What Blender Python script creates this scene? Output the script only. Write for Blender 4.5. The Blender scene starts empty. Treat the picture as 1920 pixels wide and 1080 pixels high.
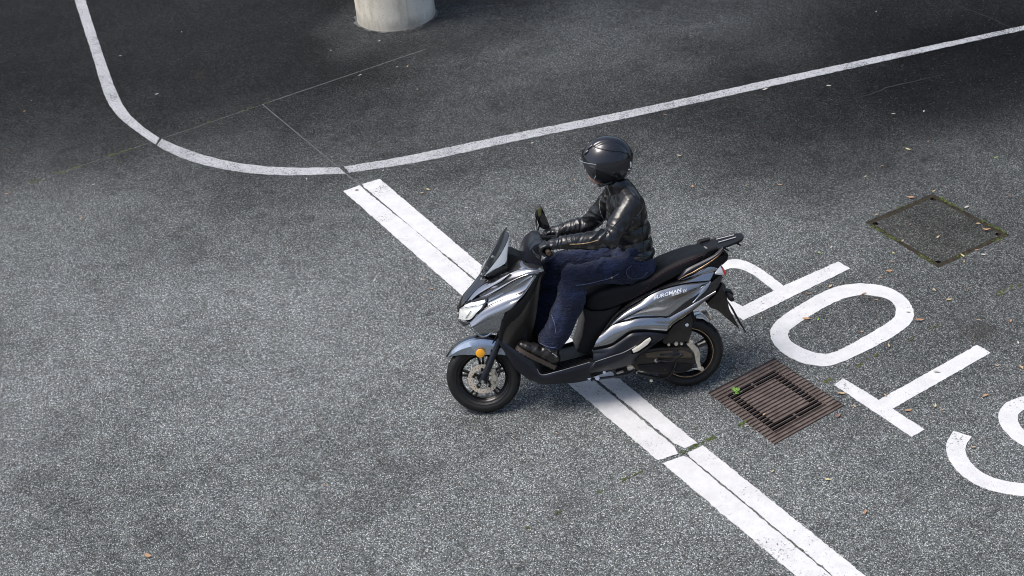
import bpy, bmesh, math, random
import numpy as np
from mathutils import Vector, Matrix, noise
from mathutils.geometry import tessellate_polygon
from mathutils.bvhtree import BVHTree

R = math.radians
scene = bpy.context.scene
COL = scene.collection
random.seed(7); noise.seed_set(7)

# ------------------------------------------------------------------ camera
CAM = np.array([-0.83395345, -7.44456803, 5.78780065])
cr = np.array([0.99101411, -0.10755659, -0.07951483])
cu = np.array([0.12536815, 0.53969255, 0.83247509])
cf = np.array([0.04662462, 0.83496319, -0.5483271])
FPX = 2789.684
cd = bpy.data.cameras.new('camera')
cam = bpy.data.objects.new('camera', cd)
COL.objects.link(cam)
cd.sensor_width = 36.0
cd.lens = FPX / 1920 * 36.0
cd.clip_end = 2000
M = Matrix.Identity(4)
for i in range(3):
    M[i][0] = cr[i]; M[i][1] = cu[i]; M[i][2] = -cf[i]; M[i][3] = CAM[i]
cam.matrix_world = M
scene.camera = cam

# ------------------------------------------------------------------ light
SUN_EL, SUN_AZ = 66.0, 268.0          # azimuth: degrees, clockwise from +Y
w = bpy.data.worlds.new('World'); scene.world = w; w.use_nodes = True
nt = w.node_tree
sky = nt.nodes.new('ShaderNodeTexSky'); sky.sky_type = 'NISHITA'
sky.sun_disc = False
sky.sun_elevation = R(SUN_EL); sky.sun_rotation = R(SUN_AZ)
sky.air_density = 1.0; sky.dust_density = 3.5; sky.ozone_density = 1.0
bg = nt.nodes['Background']; bg.inputs[1].default_value = 0.098
nt.links.new(sky.outputs[0], bg.inputs[0])
sl = bpy.data.lights.new('sun', 'SUN'); sl.energy = 1.7; sl.angle = R(28); sl.color = (1.0, .965, .92)
so = bpy.data.objects.new('sun', sl); COL.objects.link(so)
d = Vector((math.sin(R(SUN_AZ)) * math.cos(R(SUN_EL)), math.cos(R(SUN_AZ)) * math.cos(R(SUN_EL)), math.sin(R(SUN_EL))))
so.rotation_euler = d.to_track_quat('Z', 'Y').to_euler()
scene.view_settings.view_transform = 'Standard'
scene.view_settings.look = 'None'
scene.view_settings.gamma = 1
scene.cycles.filter_width = 1.05
scene.view_settings.use_curve_mapping = False
scene.view_settings.exposure = .93

# ------------------------------------------------------------------ measuring helpers
def ray(px, py):
    return cf * FPX + cr * (px - 960) + cu * (540 - py)

def gp(px, py, z=0.0):
    """where a sight line meets the ground"""
    dd = ray(px, py); t = (z - CAM[2]) / dd[2]
    q = CAM + dd * t
    return (float(q[0]), float(q[1]))

LEAN = 0.2584          # the scooter leans away from the camera into its turn
STEER = -0.1459
_c, _s = math.cos(LEAN), math.sin(LEAN)
def _un(P):
    return np.array([P[0], P[1] * _c - P[2] * _s, P[1] * _s + P[2] * _c])

def bk(px, py, y):
    """scooter coordinates (x back, y right, z up) on the upright plane y"""
    C = _un(CAM); D = _un(ray(px, py)); t = (y - C[1]) / D[1]
    q = C + D * t
    return Vector((float(q[0]), float(y), float(q[2])))

_so = Vector((-.72, 0, 0)); _sa = Vector((math.sin(R(27)), 0, math.cos(R(27))))
_SM = Matrix.Translation(_so) @ Matrix.Rotation(STEER, 4, _sa) @ Matrix.Translation(-_so)

# ------------------------------------------------------------------ materials
def nodes(name):
    m = bpy.data.materials.new(name); m.use_nodes = True
    return m, m.node_tree, m.node_tree.nodes['Principled BSDF']

def N(nt, kind, **kw):
    n = nt.nodes.new(kind)
    for k, v in kw.items():
        setattr(n, k, v)
    return n

def tex_noise(nt, vec, scale, detail=3, rough=.55):
    n = N(nt, 'ShaderNodeTexNoise'); n.inputs['Scale'].default_value = scale
    n.inputs['Detail'].default_value = detail; n.inputs['Roughness'].default_value = rough
    nt.links.new(vec, n.inputs['Vector']); return n.outputs['Fac']

def ramp(nt, fac, stops):
    n = N(nt, 'ShaderNodeValToRGB'); e = n.color_ramp.elements
    while len(e) < len(stops): e.new(.5)
    for i, (p, c) in enumerate(stops):
        e[i].position = p
        e[i].color = (c, c, c, 1) if not isinstance(c, (tuple, list)) else (*c, 1)
    nt.links.new(fac, n.inputs[0]); return n.outputs[0]

def mixc(nt, fac, a, b, blend='MIX'):
    n = N(nt, 'ShaderNodeMix', data_type='RGBA', blend_type=blend)
    for sock, v in ((n.inputs[0], fac), (n.inputs[6], a), (n.inputs[7], b)):
        if isinstance(v, (int, float)): sock.default_value = v
        elif isinstance(v, tuple): sock.default_value = (*v, 1)
        else: nt.links.new(v, sock)
    return n.outputs[2]

def math_n(nt, op, a, b=0.0, c=None):
    n = N(nt, 'ShaderNodeMath', operation=op)
    for i, v in enumerate((a, b, c)):
        if v is None: continue
        if isinstance(v, (int, float)): n.inputs[i].default_value = v
        else: nt.links.new(v, n.inputs[i])
    return n.outputs[0]

def bump(nt, h, bsdf, strength=.5, dist=.002):
    b = N(nt, 'ShaderNodeBump'); b.inputs['Strength'].default_value = strength
    b.inputs['Distance'].default_value = dist
    nt.links.new(h, b.inputs['Height']); nt.links.new(b.outputs[0], bsdf.inputs['Normal'])

def plain(name, col, rough=.5, metal=0.0, coat=0.0, var=.12, scale=40, bmp=0.0, bscale=300, spec=.5):
    m, nt, b = nodes(name)
    tc = N(nt, 'ShaderNodeTexCoord').outputs['Object']
    f = tex_noise(nt, tc, scale, 4)
    lo = tuple(c * (1 - var) for c in col); hi = tuple(min(1, c * (1 + var)) for c in col)
    nt.links.new(ramp(nt, f, [(.3, lo), (.7, hi)]), b.inputs['Base Color'])
    r = ramp(nt, tex_noise(nt, tc, scale * .6, 3), [(.3, max(.02, rough - .06)), (.7, min(1, rough + .06))])
    nt.links.new(r, b.inputs['Roughness'])
    b.inputs['Metallic'].default_value = metal
    b.inputs['Coat Weight'].default_value = coat
    b.inputs['Coat Roughness'].default_value = .06
    b.inputs['Specular IOR Level'].default_value = spec
    if bmp:
        bump(nt, tex_noise(nt, tc, bscale, 3), b, bmp, .001)
    return m

def world_xy(nt):
    return N(nt, 'ShaderNodeNewGeometry').outputs['Position']

def aggregate(nt, pos):
    """stone grains of the asphalt: (brightness 0..1, height)"""
    v = N(nt, 'ShaderNodeTexVoronoi', feature='F1'); v.inputs['Scale'].default_value = 165
    wob = N(nt, 'ShaderNodeTexNoise'); wob.inputs['Scale'].default_value = 60
    nt.links.new(pos, wob.inputs['Vector'])
    add = N(nt, 'ShaderNodeVectorMath', operation='MULTIPLY_ADD')
    nt.links.new(wob.outputs['Color'], add.inputs[0]); add.inputs[1].default_value = (.006, .006, .006)
    nt.links.new(pos, add.inputs[2])
    nt.links.new(add.outputs[0], v.inputs['Vector'])
    bw = N(nt, 'ShaderNodeSeparateColor'); nt.links.new(v.outputs['Color'], bw.inputs[0])
    h = math_n(nt, 'SUBTRACT', 1.0, math_n(nt, 'MULTIPLY', v.outputs['Distance'], 1.4))
    return bw.outputs[0], bw.outputs[1], h

def blob(nt, pos, cx, cy, rx, ry, rot, inner=.35):
    """1 in the middle of a soft patch of ground, 0 outside"""
    mp = N(nt, 'ShaderNodeMapping', vector_type='TEXTURE')
    mp.inputs['Location'].default_value = (cx, cy, 0); mp.inputs['Rotation'].default_value = (0, 0, R(rot))
    mp.inputs['Scale'].default_value = (rx, ry, 1e3)
    nt.links.new(pos, mp.inputs[0])
    ln = N(nt, 'ShaderNodeVectorMath', operation='LENGTH'); nt.links.new(mp.outputs[0], ln.inputs[0])
    m = N(nt, 'ShaderNodeMapRange', interpolation_type='SMOOTHSTEP'); nt.links.new(ln.outputs['Value'], m.inputs[0])
    m.inputs[1].default_value = 1.0; m.inputs[2].default_value = inner; m.inputs[3].default_value = 0; m.inputs[4].default_value = 1
    return m.outputs[0]

def asphalt_color(nt, pos, tone=1.0):
    g, g2, h = aggregate(nt, pos)
    big = tex_noise(nt, pos, .50, 5, .6)
    mid = tex_noise(nt, pos, 2.3, 7, .74)
    fin = tex_noise(nt, pos, 8, 6, .72)
    pat = math_n(nt, 'ADD', math_n(nt, 'MULTIPLY', big, .44), math_n(nt, 'ADD', math_n(nt, 'MULTIPLY', mid, .36), math_n(nt, 'MULTIPLY', fin, .20)))
    wob = N(nt, 'ShaderNodeVectorMath', operation='MULTIPLY_ADD')
    wn = N(nt, 'ShaderNodeTexNoise'); wn.inputs['Scale'].default_value = .9; wn.inputs['Detail'].default_value = 5
    nt.links.new(pos, wn.inputs['Vector']); nt.links.new(wn.outputs['Color'], wob.inputs[0]); wob.inputs[1].default_value = (1.6, 1.6, 0)
    sh = N(nt, 'ShaderNodeVectorMath', operation='ADD'); nt.links.new(pos, sh.inputs[0]); sh.inputs[1].default_value = (-.8, -.8, 0)
    nt.links.new(sh.outputs[0], wob.inputs[2]); wp_ = wob.outputs[0]
    # traffic-polished pale lane; the bay's dark binder and its shade are painted in together
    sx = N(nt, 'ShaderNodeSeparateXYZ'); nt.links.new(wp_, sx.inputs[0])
    wear_shade = N(nt, 'ShaderNodeMapRange', interpolation_type='SMOOTHSTEP')
    nt.links.new(math_n(nt, 'MULTIPLY_ADD', sx.outputs['X'], .16, sx.outputs['Y']), wear_shade.inputs[0])
    wear_shade.inputs[1].default_value = 5.0; wear_shade.inputs[2].default_value = 1.2
    wear_shade.inputs[3].default_value = 0.0; wear_shade.inputs[4].default_value = 1.0
    lv = math_n(nt, 'ADD', .021, math_n(nt, 'MULTIPLY', wear_shade.outputs[0], .185))
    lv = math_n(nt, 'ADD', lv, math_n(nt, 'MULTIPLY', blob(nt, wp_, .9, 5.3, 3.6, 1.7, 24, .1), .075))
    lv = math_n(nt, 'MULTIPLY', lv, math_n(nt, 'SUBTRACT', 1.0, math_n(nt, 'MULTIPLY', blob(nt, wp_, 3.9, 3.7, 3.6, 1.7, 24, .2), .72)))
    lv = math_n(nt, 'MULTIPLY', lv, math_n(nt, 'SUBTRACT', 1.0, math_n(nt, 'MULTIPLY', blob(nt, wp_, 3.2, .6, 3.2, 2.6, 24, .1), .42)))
    lv = math_n(nt, 'ADD', lv, math_n(nt, 'MULTIPLY', blob(nt, wp_, -.8, 6.35, 1.2, .85, 10, .2), .05))
    lvl = math_n(nt, 'MULTIPLY', lv, ramp(nt, pat, [(.36, .40), (.44, .66), (.50, .84), (.56, .98), (.64, 1.12)]))
    lvl = math_n(nt, 'MULTIPLY', lvl, 1.43 * tone)
    stone = ramp(nt, g, [(0.0, .30), (.35, .62), (.65, .95), (.86, 1.55), (1.0, 3.0)])
    s2 = N(nt, 'ShaderNodeVectorMath', operation='SCALE'); nt.links.new(stone, s2.inputs[0]); s2.inputs['Scale'].default_value = 1.0
    tint = ramp(nt, g2, [(0.0, (.89, .99, 1.0)), (.5, (.935, 1.0, 1.0)), (.8, (1.0, 1.0, .93)), (1.0, (.88, .97, 1.04))])
    c = mixc(nt, 1.0, s2.outputs[0], tint, 'MULTIPLY')
    crev = ramp(nt, h, [(.25, .45), (.6, 1.0)])
    c = mixc(nt, 1.0, c, crev, 'MULTIPLY')
    c = mixc(nt, 1.0, c, lvl, 'MULTIPLY')
    # scattered pale chips of stone
    fv = N(nt, 'ShaderNodeTexVoronoi', feature='F1'); fv.inputs['Scale'].default_value = 62; nt.links.new(pos, fv.inputs['Vector'])
    fs = N(nt, 'ShaderNodeSeparateColor'); nt.links.new(fv.outputs['Color'], fs.inputs[0])
    chip = math_n(nt, 'MULTIPLY', ramp(nt, fs.outputs[0], [(.945, 0.0), (.965, 1.0)]), ramp(nt, fv.outputs['Distance'], [(.30, 1.0), (.42, 0.0)]))
    c = mixc(nt, math_n(nt, 'MULTIPLY', chip, .30), c, (.24, .25, .25))
    # a few brown stains where leaves have rotted
    st = math_n(nt, 'MULTIPLY', ramp(nt, tex_noise(nt, pos, 1.5, 6, .72), [(.64, 0.0), (.72, .55)]), 1.0)
    c = mixc(nt, st, c, (.040, .034, .028))
    st2 = math_n(nt, 'MULTIPLY', blob(nt, wp_, 2.45, .25, .34, .2, 60, .0), .6)
    c = mixc(nt, st2, c, (.030, .025, .021))
    return c, h, g

def mat_asphalt(name, tone=1.0, bstr=.9, tint=None):
    m, nt, b = nodes(name)
    pos = world_xy(nt)
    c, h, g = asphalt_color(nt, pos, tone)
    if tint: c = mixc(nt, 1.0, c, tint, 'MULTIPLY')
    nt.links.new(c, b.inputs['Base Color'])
    nt.links.new(ramp(nt, g, [(0, .92), (1, .62)]), b.inputs['Roughness'])
    b.inputs['Specular IOR Level'].default_value = .08
    hh = math_n(nt, 'ADD', h, math_n(nt, 'MULTIPLY', tex_noise(nt, pos, 30, 3), .7))
    bump(nt, hh, b, bstr, .004)
    return m

def mat_paint(name, white=.82, chips=.30, grain=.0, tint=(1, 1, 1)):
    """road paint: chips show the asphalt, stones show through where it is thin"""
    m, nt, b = nodes(name)
    pos = world_xy(nt)
    ac, h, g = asphalt_color(nt, pos)
    dirt = tex_noise(nt, pos, 9, 6, .7)
    pw = ramp(nt, dirt, [(.3, tuple(white * .84 * t for t in tint)), (.6, tuple(white * t for t in tint))])
    pw = mixc(nt, ramp(nt, tex_noise(nt, pos, 120, 3), [(.35, .22), (.6, 0.0)]), pw, (.42, .42, .41))
    thr = tex_noise(nt, pos, 3.0, 4)
    fine = tex_noise(nt, pos, 75, 4, .75)
    chip = math_n(nt, 'ADD', fine, math_n(nt, 'MULTIPLY', math_n(nt, 'SUBTRACT', thr, .5), .5))
    cm = ramp(nt, chip, [(chips, 1.0), (chips + .03, 0.0)])
    if grain:
        gm = ramp(nt, math_n(nt, 'ADD', g, math_n(nt, 'MULTIPLY', math_n(nt, 'SUBTRACT', thr, .5), .6)), [(grain - .08, 1.0), (grain + .05, 0.0)])
        cm = math_n(nt, 'MAXIMUM', cm, math_n(nt, 'MULTIPLY', gm, .8))
    nt.links.new(mixc(nt, cm, pw, ac), b.inputs['Base Color'])
    b.inputs['Roughness'].default_value = .75
    b.inputs['Specular IOR Level'].default_value = .3
    hh = math_n(nt, 'ADD', math_n(nt, 'MULTIPLY', h, .5), math_n(nt, 'MULTIPLY', math_n(nt, 'SUBTRACT', 1.0, cm), .8))
    bump(nt, hh, b, .5, .003)
    return m

def mat_joint():
    m, nt, b = nodes('joint_dirt')
    pos = world_xy(nt)
    f = tex_noise(nt, pos, 22, 5, .7)
    c = ramp(nt, f, [(.3, (.06, .062, .06)), (.5, (.13, .137, .135)), (.68, (.22, .23, .225))])
    g = ramp(nt, tex_noise(nt, pos, 1.4, 3), [(.54, 0.0), (.64, .35)])
    nt.links.new(mixc(nt, g, c, (.055, .065, .02)), b.inputs['Base Color'])
    b.inputs['Roughness'].default_value = .95
    bump(nt, tex_noise(nt, pos, 160, 3), b, .8, .004)
    return m

def mat_rust():
    m, nt, b = nodes('rusty_iron')
    pos = N(nt, 'ShaderNodeTexCoord').outputs['Object']
    f = tex_noise(nt, pos, 9, 6, .7)
    c = ramp(nt, f, [(.3, (.066, .049, .041)), (.5, (.110, .083, .071)), (.7, (.172, .134, .115))])
    c = mixc(nt, ramp(nt, tex_noise(nt, pos, 160, 3), [(.55, 0.0), (.75, .5)]), c, (.30, .25, .22))
    nt.links.new(c, b.inputs['Base Color'])
    b.inputs['Roughness'].default_value = .7
    b.inputs['Metallic'].default_value = .25
    bump(nt, tex_noise(nt, pos, 220, 3), b, .4, .002)
    return m

def mat_concrete():
    m, nt, b = nodes('cast_concrete')
    pos = N(nt, 'ShaderNodeNewGeometry').outputs['Position']
    mp = N(nt, 'ShaderNodeMapping'); mp.inputs['Scale'].default_value = (2.2, 2.2, .8)
    nt.links.new(pos, mp.inputs[0])
    f = tex_noise(nt, mp.outputs[0], 1.8, 7, .68)
    c = ramp(nt, f, [(.3, (.44, .40, .31)), (.5, (.70, .65, .54)), (.75, (.82, .775, .67))])
    c = mixc(nt, ramp(nt, tex_noise(nt, pos, 70, 3), [(.60, 0.0), (.72, .45)]), c, (.20, .19, .17))
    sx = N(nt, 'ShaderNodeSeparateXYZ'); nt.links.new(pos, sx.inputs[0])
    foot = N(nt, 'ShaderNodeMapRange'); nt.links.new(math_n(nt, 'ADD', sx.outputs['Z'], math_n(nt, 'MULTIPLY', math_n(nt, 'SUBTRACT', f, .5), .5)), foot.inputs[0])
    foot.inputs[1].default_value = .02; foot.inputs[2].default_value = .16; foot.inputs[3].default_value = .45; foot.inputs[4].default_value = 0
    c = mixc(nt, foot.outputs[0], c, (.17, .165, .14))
    nt.links.new(c, b.inputs['Base Color']); b.inputs['Roughness'].default_value = .9
    bump(nt, tex_noise(nt, pos, 120, 4), b, .35, .003)
    return m

def mat_glass(name, col, rough=.04, alpha=.4):
    m, nt, b = nodes(name)
    b.inputs['Base Color'].default_value = (*col, 1)
    b.inputs['Roughness'].default_value = rough
    b.inputs['Alpha'].default_value = alpha
    b.inputs['Specular IOR Level'].default_value = .7
    tc = N(nt, 'ShaderNodeTexCoord').outputs['Object']
    nt.links.new(ramp(nt, tex_noise(nt, tc, 30, 3), [(.3, rough), (.8, rough + .05)]), b.inputs['Roughness'])
    return m

def mat_leather():
    m, nt, b = nodes('black_leather')
    tc = N(nt, 'ShaderNodeTexCoord').outputs['Object']
    f = tex_noise(nt, tc, 14, 5)
    nt.links.new(ramp(nt, f, [(.3, (.0035, .0035, .004)), (.7, (.0085, .008, .0085))]), b.inputs['Base Color'])
    nt.links.new(ramp(nt, tex_noise(nt, tc, 25, 4), [(.3, .24), (.7, .36)]), b.inputs['Roughness'])
    b.inputs['Specular IOR Level'].default_value = .6
    v = N(nt, 'ShaderNodeTexVoronoi'); v.inputs['Scale'].default_value = 420; nt.links.new(tc, v.inputs['Vector'])
    mp = N(nt, 'ShaderNodeMapping'); mp.inputs['Scale'].default_value = (1, .6, 1); nt.links.new(tc, mp.inputs[0])
    h = math_n(nt, 'ADD', math_n(nt, 'MULTIPLY', v.outputs['Distance'], .10), tex_noise(nt, mp.outputs[0], 34, 2, .5))
    bump(nt, h, b, .30, .0028)
    return m

def mat_denim():
    m, nt, b = nodes('indigo_denim')
    tc = N(nt, 'ShaderNodeTexCoord').outputs['Object']
    f = tex_noise(nt, tc, 9, 6, .7)
    c = ramp(nt, f, [(.32, (.0019, .0040, .013)), (.50, (.0050, .0098, .029)), (.66, (.016, .031, .085))])
    wv = N(nt, 'ShaderNodeTexWave'); wv.inputs['Scale'].default_value = 160; wv.inputs['Distortion'].default_value = 3
    nt.links.new(tc, wv.inputs['Vector'])
    c = mixc(nt, .3, c, ramp(nt, wv.outputs['Fac'], [(0, (.002, .003, .014)), (1, (.020, .029, .075))]))
    c = mixc(nt, ramp(nt, tex_noise(nt, tc, 110, 3), [(.5, 0.0), (.75, .5)]), c, (.028, .036, .075))
    nt.links.new(c, b.inputs['Base Color'])
    b.inputs['Roughness'].default_value = .9
    b.inputs['Specular IOR Level'].default_value = .25
    b.inputs['Sheen Weight'].default_value = .08
    cm_ = N(nt, 'ShaderNodeMapping'); cm_.inputs['Scale'].default_value = (1.0, .7, 2.6); cm_.inputs['Rotation'].default_value = (0, R(28), 0); nt.links.new(tc, cm_.inputs[0])
    cr_ = N(nt, 'ShaderNodeTexNoise'); cr_.inputs['Scale'].default_value = 13; cr_.inputs['Detail'].default_value = 4; cr_.inputs['Distortion'].default_value = .8; nt.links.new(cm_.outputs[0], cr_.inputs['Vector'])
    rg = math_n(nt, 'ABSOLUTE', math_n(nt, 'SUBTRACT', cr_.outputs['Fac'], .5))
    hh = math_n(nt, 'ADD', math_n(nt, 'MULTIPLY', rg, -3.2), math_n(nt, 'ADD', math_n(nt, 'MULTIPLY', wv.outputs['Fac'], .05), math_n(nt, 'MULTIPLY', tex_noise(nt, tc, 45, 4), .25)))
    bump(nt, hh, b, .75, .016)
    return m

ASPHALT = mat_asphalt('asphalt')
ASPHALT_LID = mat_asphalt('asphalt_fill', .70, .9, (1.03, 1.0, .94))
PAINT = mat_paint('road_paint_white', .575, .315)
PAINT_STOP = mat_paint('road_paint_stop', .58, .33)
PAINT_WORN = mat_paint('road_paint_worn', .40, .34, .22, (.97, .99, 1.02))
JOINT = mat_joint()
RUST = mat_rust()
CONC = mat_concrete()
PIT = plain('pit_dark', (.003, .003, .003), .95, 0, 0, .2, 40, 0, 300, .1)
GREYPAINT = plain('gunmetal_paint', (.36, .37, .385), .20, .94, .6, .05, 8, 0)
FENDPAINT = plain('blue_grey_paint', (.42, .48, .56), .24, .85, .8, .05, 8)
GLOSSBLK = plain('gloss_black', (.012, .012, .014), .12, 0, .8, .1)
MATBLK = plain('matt_black_plastic', (.007, .007, .008), .50, 0, 0, .2, 60, .25, 700, .25)
NAVYBLK = plain('satin_blue_black', (.010, .012, .019), .34, .15, .1, .15, 30, .1, 700, .45)
VINYL = plain('seat_vinyl', (.005, .0055, .007), .52, 0, 0, .15, 25, .35, 500, .22)
RUBBER = plain('tyre_rubber', (.0045, .0044, .0043), .58, 0, 0, .25, 40, .2, 300)
ALLOYBLK = plain('black_alloy', (.012, .012, .013), .25, .6, .3)
STEEL = plain('brushed_steel', (.62, .60, .56), .28, 1.0, 0, .1, 60)
DISCMET = plain('brake_rotor_steel', (.78, .68, .56), .45, .75, 0, .12, 90)
ALU = plain('cast_aluminium', (.62, .58, .50), .36, .85, 0, .18, 50, .2, 200)
GOLD = plain('bronze_stripe', (.50, .33, .19), .32, .7)
BROWNBLK = plain('engine_case_black', (.028, .024, .020), .42, .35, 0, .3, 30, .2, 250)
AMBER = plain('amber_reflector', (.95, .42, .02), .22, 0, .6, .08, 120)
LAMPWHITE = plain('headlamp_reflector', (.86, .87, .84), .16, .35, 1.0, .06, 20)
REDLENS = plain('red_lens', (.55, .03, .02), .15, 0, .8)
CLEARLENS = plain('clear_lens', (.80, .80, .82), .12, .2, .8)
WHITEPRINT = plain('white_print', (.85, .86, .88), .4)
SCREEN = mat_glass('smoked_screen', (.02, .025, .03), .05, .72)
SCREENL = mat_glass('light_screen', (.32, .36, .40), .06, .62)
VISOR = mat_glass('clear_visor', (.30, .33, .36), .03, .09)
_vt = VISOR.node_tree; _lw = N(_vt, 'ShaderNodeLayerWeight'); _lw.inputs['Blend'].default_value = .35
_vt.links.new(math_n(_vt, 'MULTIPLY_ADD', math_n(_vt, 'POWER', _lw.outputs['Facing'], 3.5), .7, .03), _vt.nodes['Principled BSDF'].inputs['Alpha'])
LEATHER = mat_leather()
DENIM = mat_denim()
HELM = plain('satin_black_helmet', (.022, .023, .027), .22, .55, .4, .1, 10, .06, 900, .8)
HELMBLK = plain('helmet_trim_black', (.008, .008, .009), .40)
SKIN = plain('skin', (.58, .30, .22), .5, 0, 0, .08, 60)
BOOTM = plain('boot_leather', (.014, .012, .011), .34, 0, .1, .3, 30, .3, 120, .6)
SOLE = plain('boot_sole', (.05, .038, .03), .7, 0, 0, .2, 80)
GLOVEM = plain('glove_leather', (.010, .011, .013), .36, 0, 0, .3, 40, .4, 150, .6)
STITCHRED = plain('red_stitch', (.22, .03, .03), .7)
ZIPM = plain('brass_zip', (.62, .43, .22), .3, .8)
MOSS = plain('moss', (.060, .080, .016), .95, 0, 0, .5, 60, .6, 250)
PLANT = plain('weed_green', (.15, .30, .05), .6, 0, 0, .3, 60)

# ------------------------------------------------------------------ mesh helpers
def finish(name, bm, mat, parent=None, angle=32, smooth=True, steer=False):
    if steer:
        bm.transform(_SM)
    bm.normal_update()
    if smooth:
        a = R(angle)
        for f in bm.faces: f.smooth = True
        for e in bm.edges:
            if len(e.link_faces) == 2:
                try: e.smooth = e.calc_face_angle() < a
                except ValueError: pass
    me = bpy.data.meshes.new(name); bm.to_mesh(me); bm.free()
    if mat: me.materials.append(mat)
    o = bpy.data.objects.new(name, me); COL.objects.link(o)
    if parent is not None: o.parent = parent
    return o

def empty(name, loc=(0, 0, 0), rot=(0, 0, 0)):
    o = bpy.data.objects.new(name, None); COL.objects.link(o)
    o.location = loc; o.rotation_euler = rot; o.empty_display_size = .1
    return o

def tag(o, label=None, cat=None, group=None, kind=None):
    if label: o['label'] = label
    if cat: o['category'] = cat
    if group: o['group'] = group
    if kind: o['kind'] = kind
    return o

def crom(pts, n):
    """n points along a Catmull-Rom curve through pts (chord-length parameter)"""
    P = np.array([list(p) for p in pts], float)
    if len(P) == 2:
        t = np.linspace(0, 1, n)[:, None]; return P[0] * (1 - t) + P[1] * t
    L = np.concatenate([[0], np.cumsum(np.linalg.norm(np.diff(P, axis=0), axis=1))])
    Q = np.vstack([2 * P[0] - P[1], P, 2 * P[-1] - P[-2]])
    out = []
    for s in np.linspace(0, L[-1], n):
        i = min(int(np.searchsorted(L, s, side='right')) - 1, len(P) - 2)
        t = (s - L[i]) / max(1e-9, L[i + 1] - L[i])
        a, b, c, e = Q[i], Q[i + 1], Q[i + 2], Q[i + 3]
        out.append(.5 * (2 * b + (c - a) * t + (2 * a - 5 * b + 4 * c - e) * t * t + (3 * b - a - 3 * c + e) * t ** 3))
    return np.array(out)

def densify(loop, step, jit, seed=0, closed=True):
    """split the edges of a ground outline and roughen them"""
    out = []
    n = len(loop)
    for i in range(n if closed else n - 1):
        a = np.array(loop[i]); b = np.array(loop[(i + 1) % n]); L = float(np.linalg.norm(b - a))
        k = max(1, int(L / step))
        if L > 30: k = 1
        for j in range(k):
            p = a + (b - a) * j / k
            if jit:
                q = Vector((p[0] * 38 + seed, p[1] * 38, seed))
                v = noise.noise_vector(q) * jit * 1.6 + noise.noise_vector(q * 3.1) * jit * .9
                p = p + np.array([v.x, v.y])
            out.append((float(p[0]), float(p[1])))
    return out

def flat(name, loops, z, depth, mat, parent=None):
    """a flat piece with real thickness from outer loop + holes"""
    bm = bmesh.new()
    polys = [[Vector((x, y, z)) for x, y in lp] for lp in loops]
    tris = tessellate_polygon(polys)
    flatv = [v for lp in polys for v in lp]
    vs = [bm.verts.new(v) for v in flatv]
    for t in tris:
        try:
            f = bm.faces.new([vs[i] for i in t]); f.normal_update()
            if f.normal.z < 0: f.normal_flip()
        except ValueError: pass
    k = 0
    for lp in polys:
        n = len(lp); lo = [bm.verts.new((v.x, v.y, z - depth)) for v in lp]
        for i in range(n):
            j = (i + 1) % n
            try: bm.faces.new((vs[k + i], vs[k + j], lo[j], lo[i]))
            except ValueError: pass
        k += n
    return finish(name, bm, mat, parent, smooth=False)

def add_box(bm, c, s, rot=None):
    m = Matrix.Translation(c) @ (rot.to_4x4() if rot else Matrix.Identity(4)) @ Matrix.Diagonal((*s, 1))
    return bmesh.ops.create_cube(bm, size=1, matrix=m)['verts']

def add_tube(bm, pts, r, seg=8, cap=True):
    pts = [Vector(p) for p in pts]
    rs = r if isinstance(r, (list, tuple, np.ndarray)) else [r] * len(pts)
    rings = []; up = None
    for i, p in enumerate(pts):
        t = (pts[min(i + 1, len(pts) - 1)] - pts[max(i - 1, 0)])
        if t.length < 1e-9: t = Vector((0, 0, 1))
        t.normalize()
        if up is None:
            up = t.orthogonal().normalized()
        else:
            up = (up - t * up.dot(t)); up = up.normalized() if up.length > 1e-6 else t.orthogonal().normalized()
        sd = t.cross(up)
        rings.append([bm.verts.new(p + (up * math.cos(2 * math.pi * k / seg) + sd * math.sin(2 * math.pi * k / seg)) * rs[i]) for k in range(seg)])
    for a, b in zip(rings, rings[1:]):
        for k in range(seg):
            bm.faces.new((a[k], a[(k + 1) % seg], b[(k + 1) % seg], b[k]))
    if cap:
        bm.faces.new(rings[0][::-1]); bm.faces.new(rings[-1])

def add_lathe(bm, prof, cx, cz, seg=64, closed=True):
    """profile of (radius, y) turned about the axle through (cx, *, cz)"""
    rings = []
    for k in range(seg):
        a = 2 * math.pi * k / seg
        rings.append([bm.verts.new((cx + r * math.cos(a), y, cz + r * math.sin(a))) for r, y in prof])
    n = len(prof)
    for k in range(seg):
        A, B = rings[k], rings[(k + 1) % seg]
        for i in range(n if closed else n - 1):
            j = (i + 1) % n
            bm.faces.new((A[i], A[j], B[j], B[i]))
    bmesh.ops.recalc_face_normals(bm, faces=bm.faces[:])

def add_cyl(bm, a, b, r1, r2=None, seg=12):
    add_tube(bm, [a, b], [r1, r1 if r2 is None else r2], seg)

def add_prism(bm, pts, y0, y1, bev=.004, top=None):
    """outline of (x, z) pulled from y0 to y1 ; top = inset factor at y0 side"""
    c = Vector((sum(p[0] for p in pts) / len(pts), 0, sum(p[1] for p in pts) / len(pts)))
    va = []
    for x, z in pts:
        if top: x, z = c.x + (x - c.x) * top, c.z + (z - c.z) * top
        va.append(bm.verts.new((x, y0, z)))
    vb = [bm.verts.new((x, y1, z)) for x, z in pts]
    fs = [bm.faces.new(va), bm.faces.new(vb[::-1])]
    n = len(pts)
    for i in range(n):
        j = (i + 1) % n
        fs.append(bm.faces.new((va[j], va[i], vb[i], vb[j])))
    bmesh.ops.recalc_face_normals(bm, faces=fs)
    if bev:
        es = list({e for f in fs[:2] for e in f.edges})
        bmesh.ops.bevel(bm, geom=es, offset=bev, segments=2, affect='EDGES', profile=.6)

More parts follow.
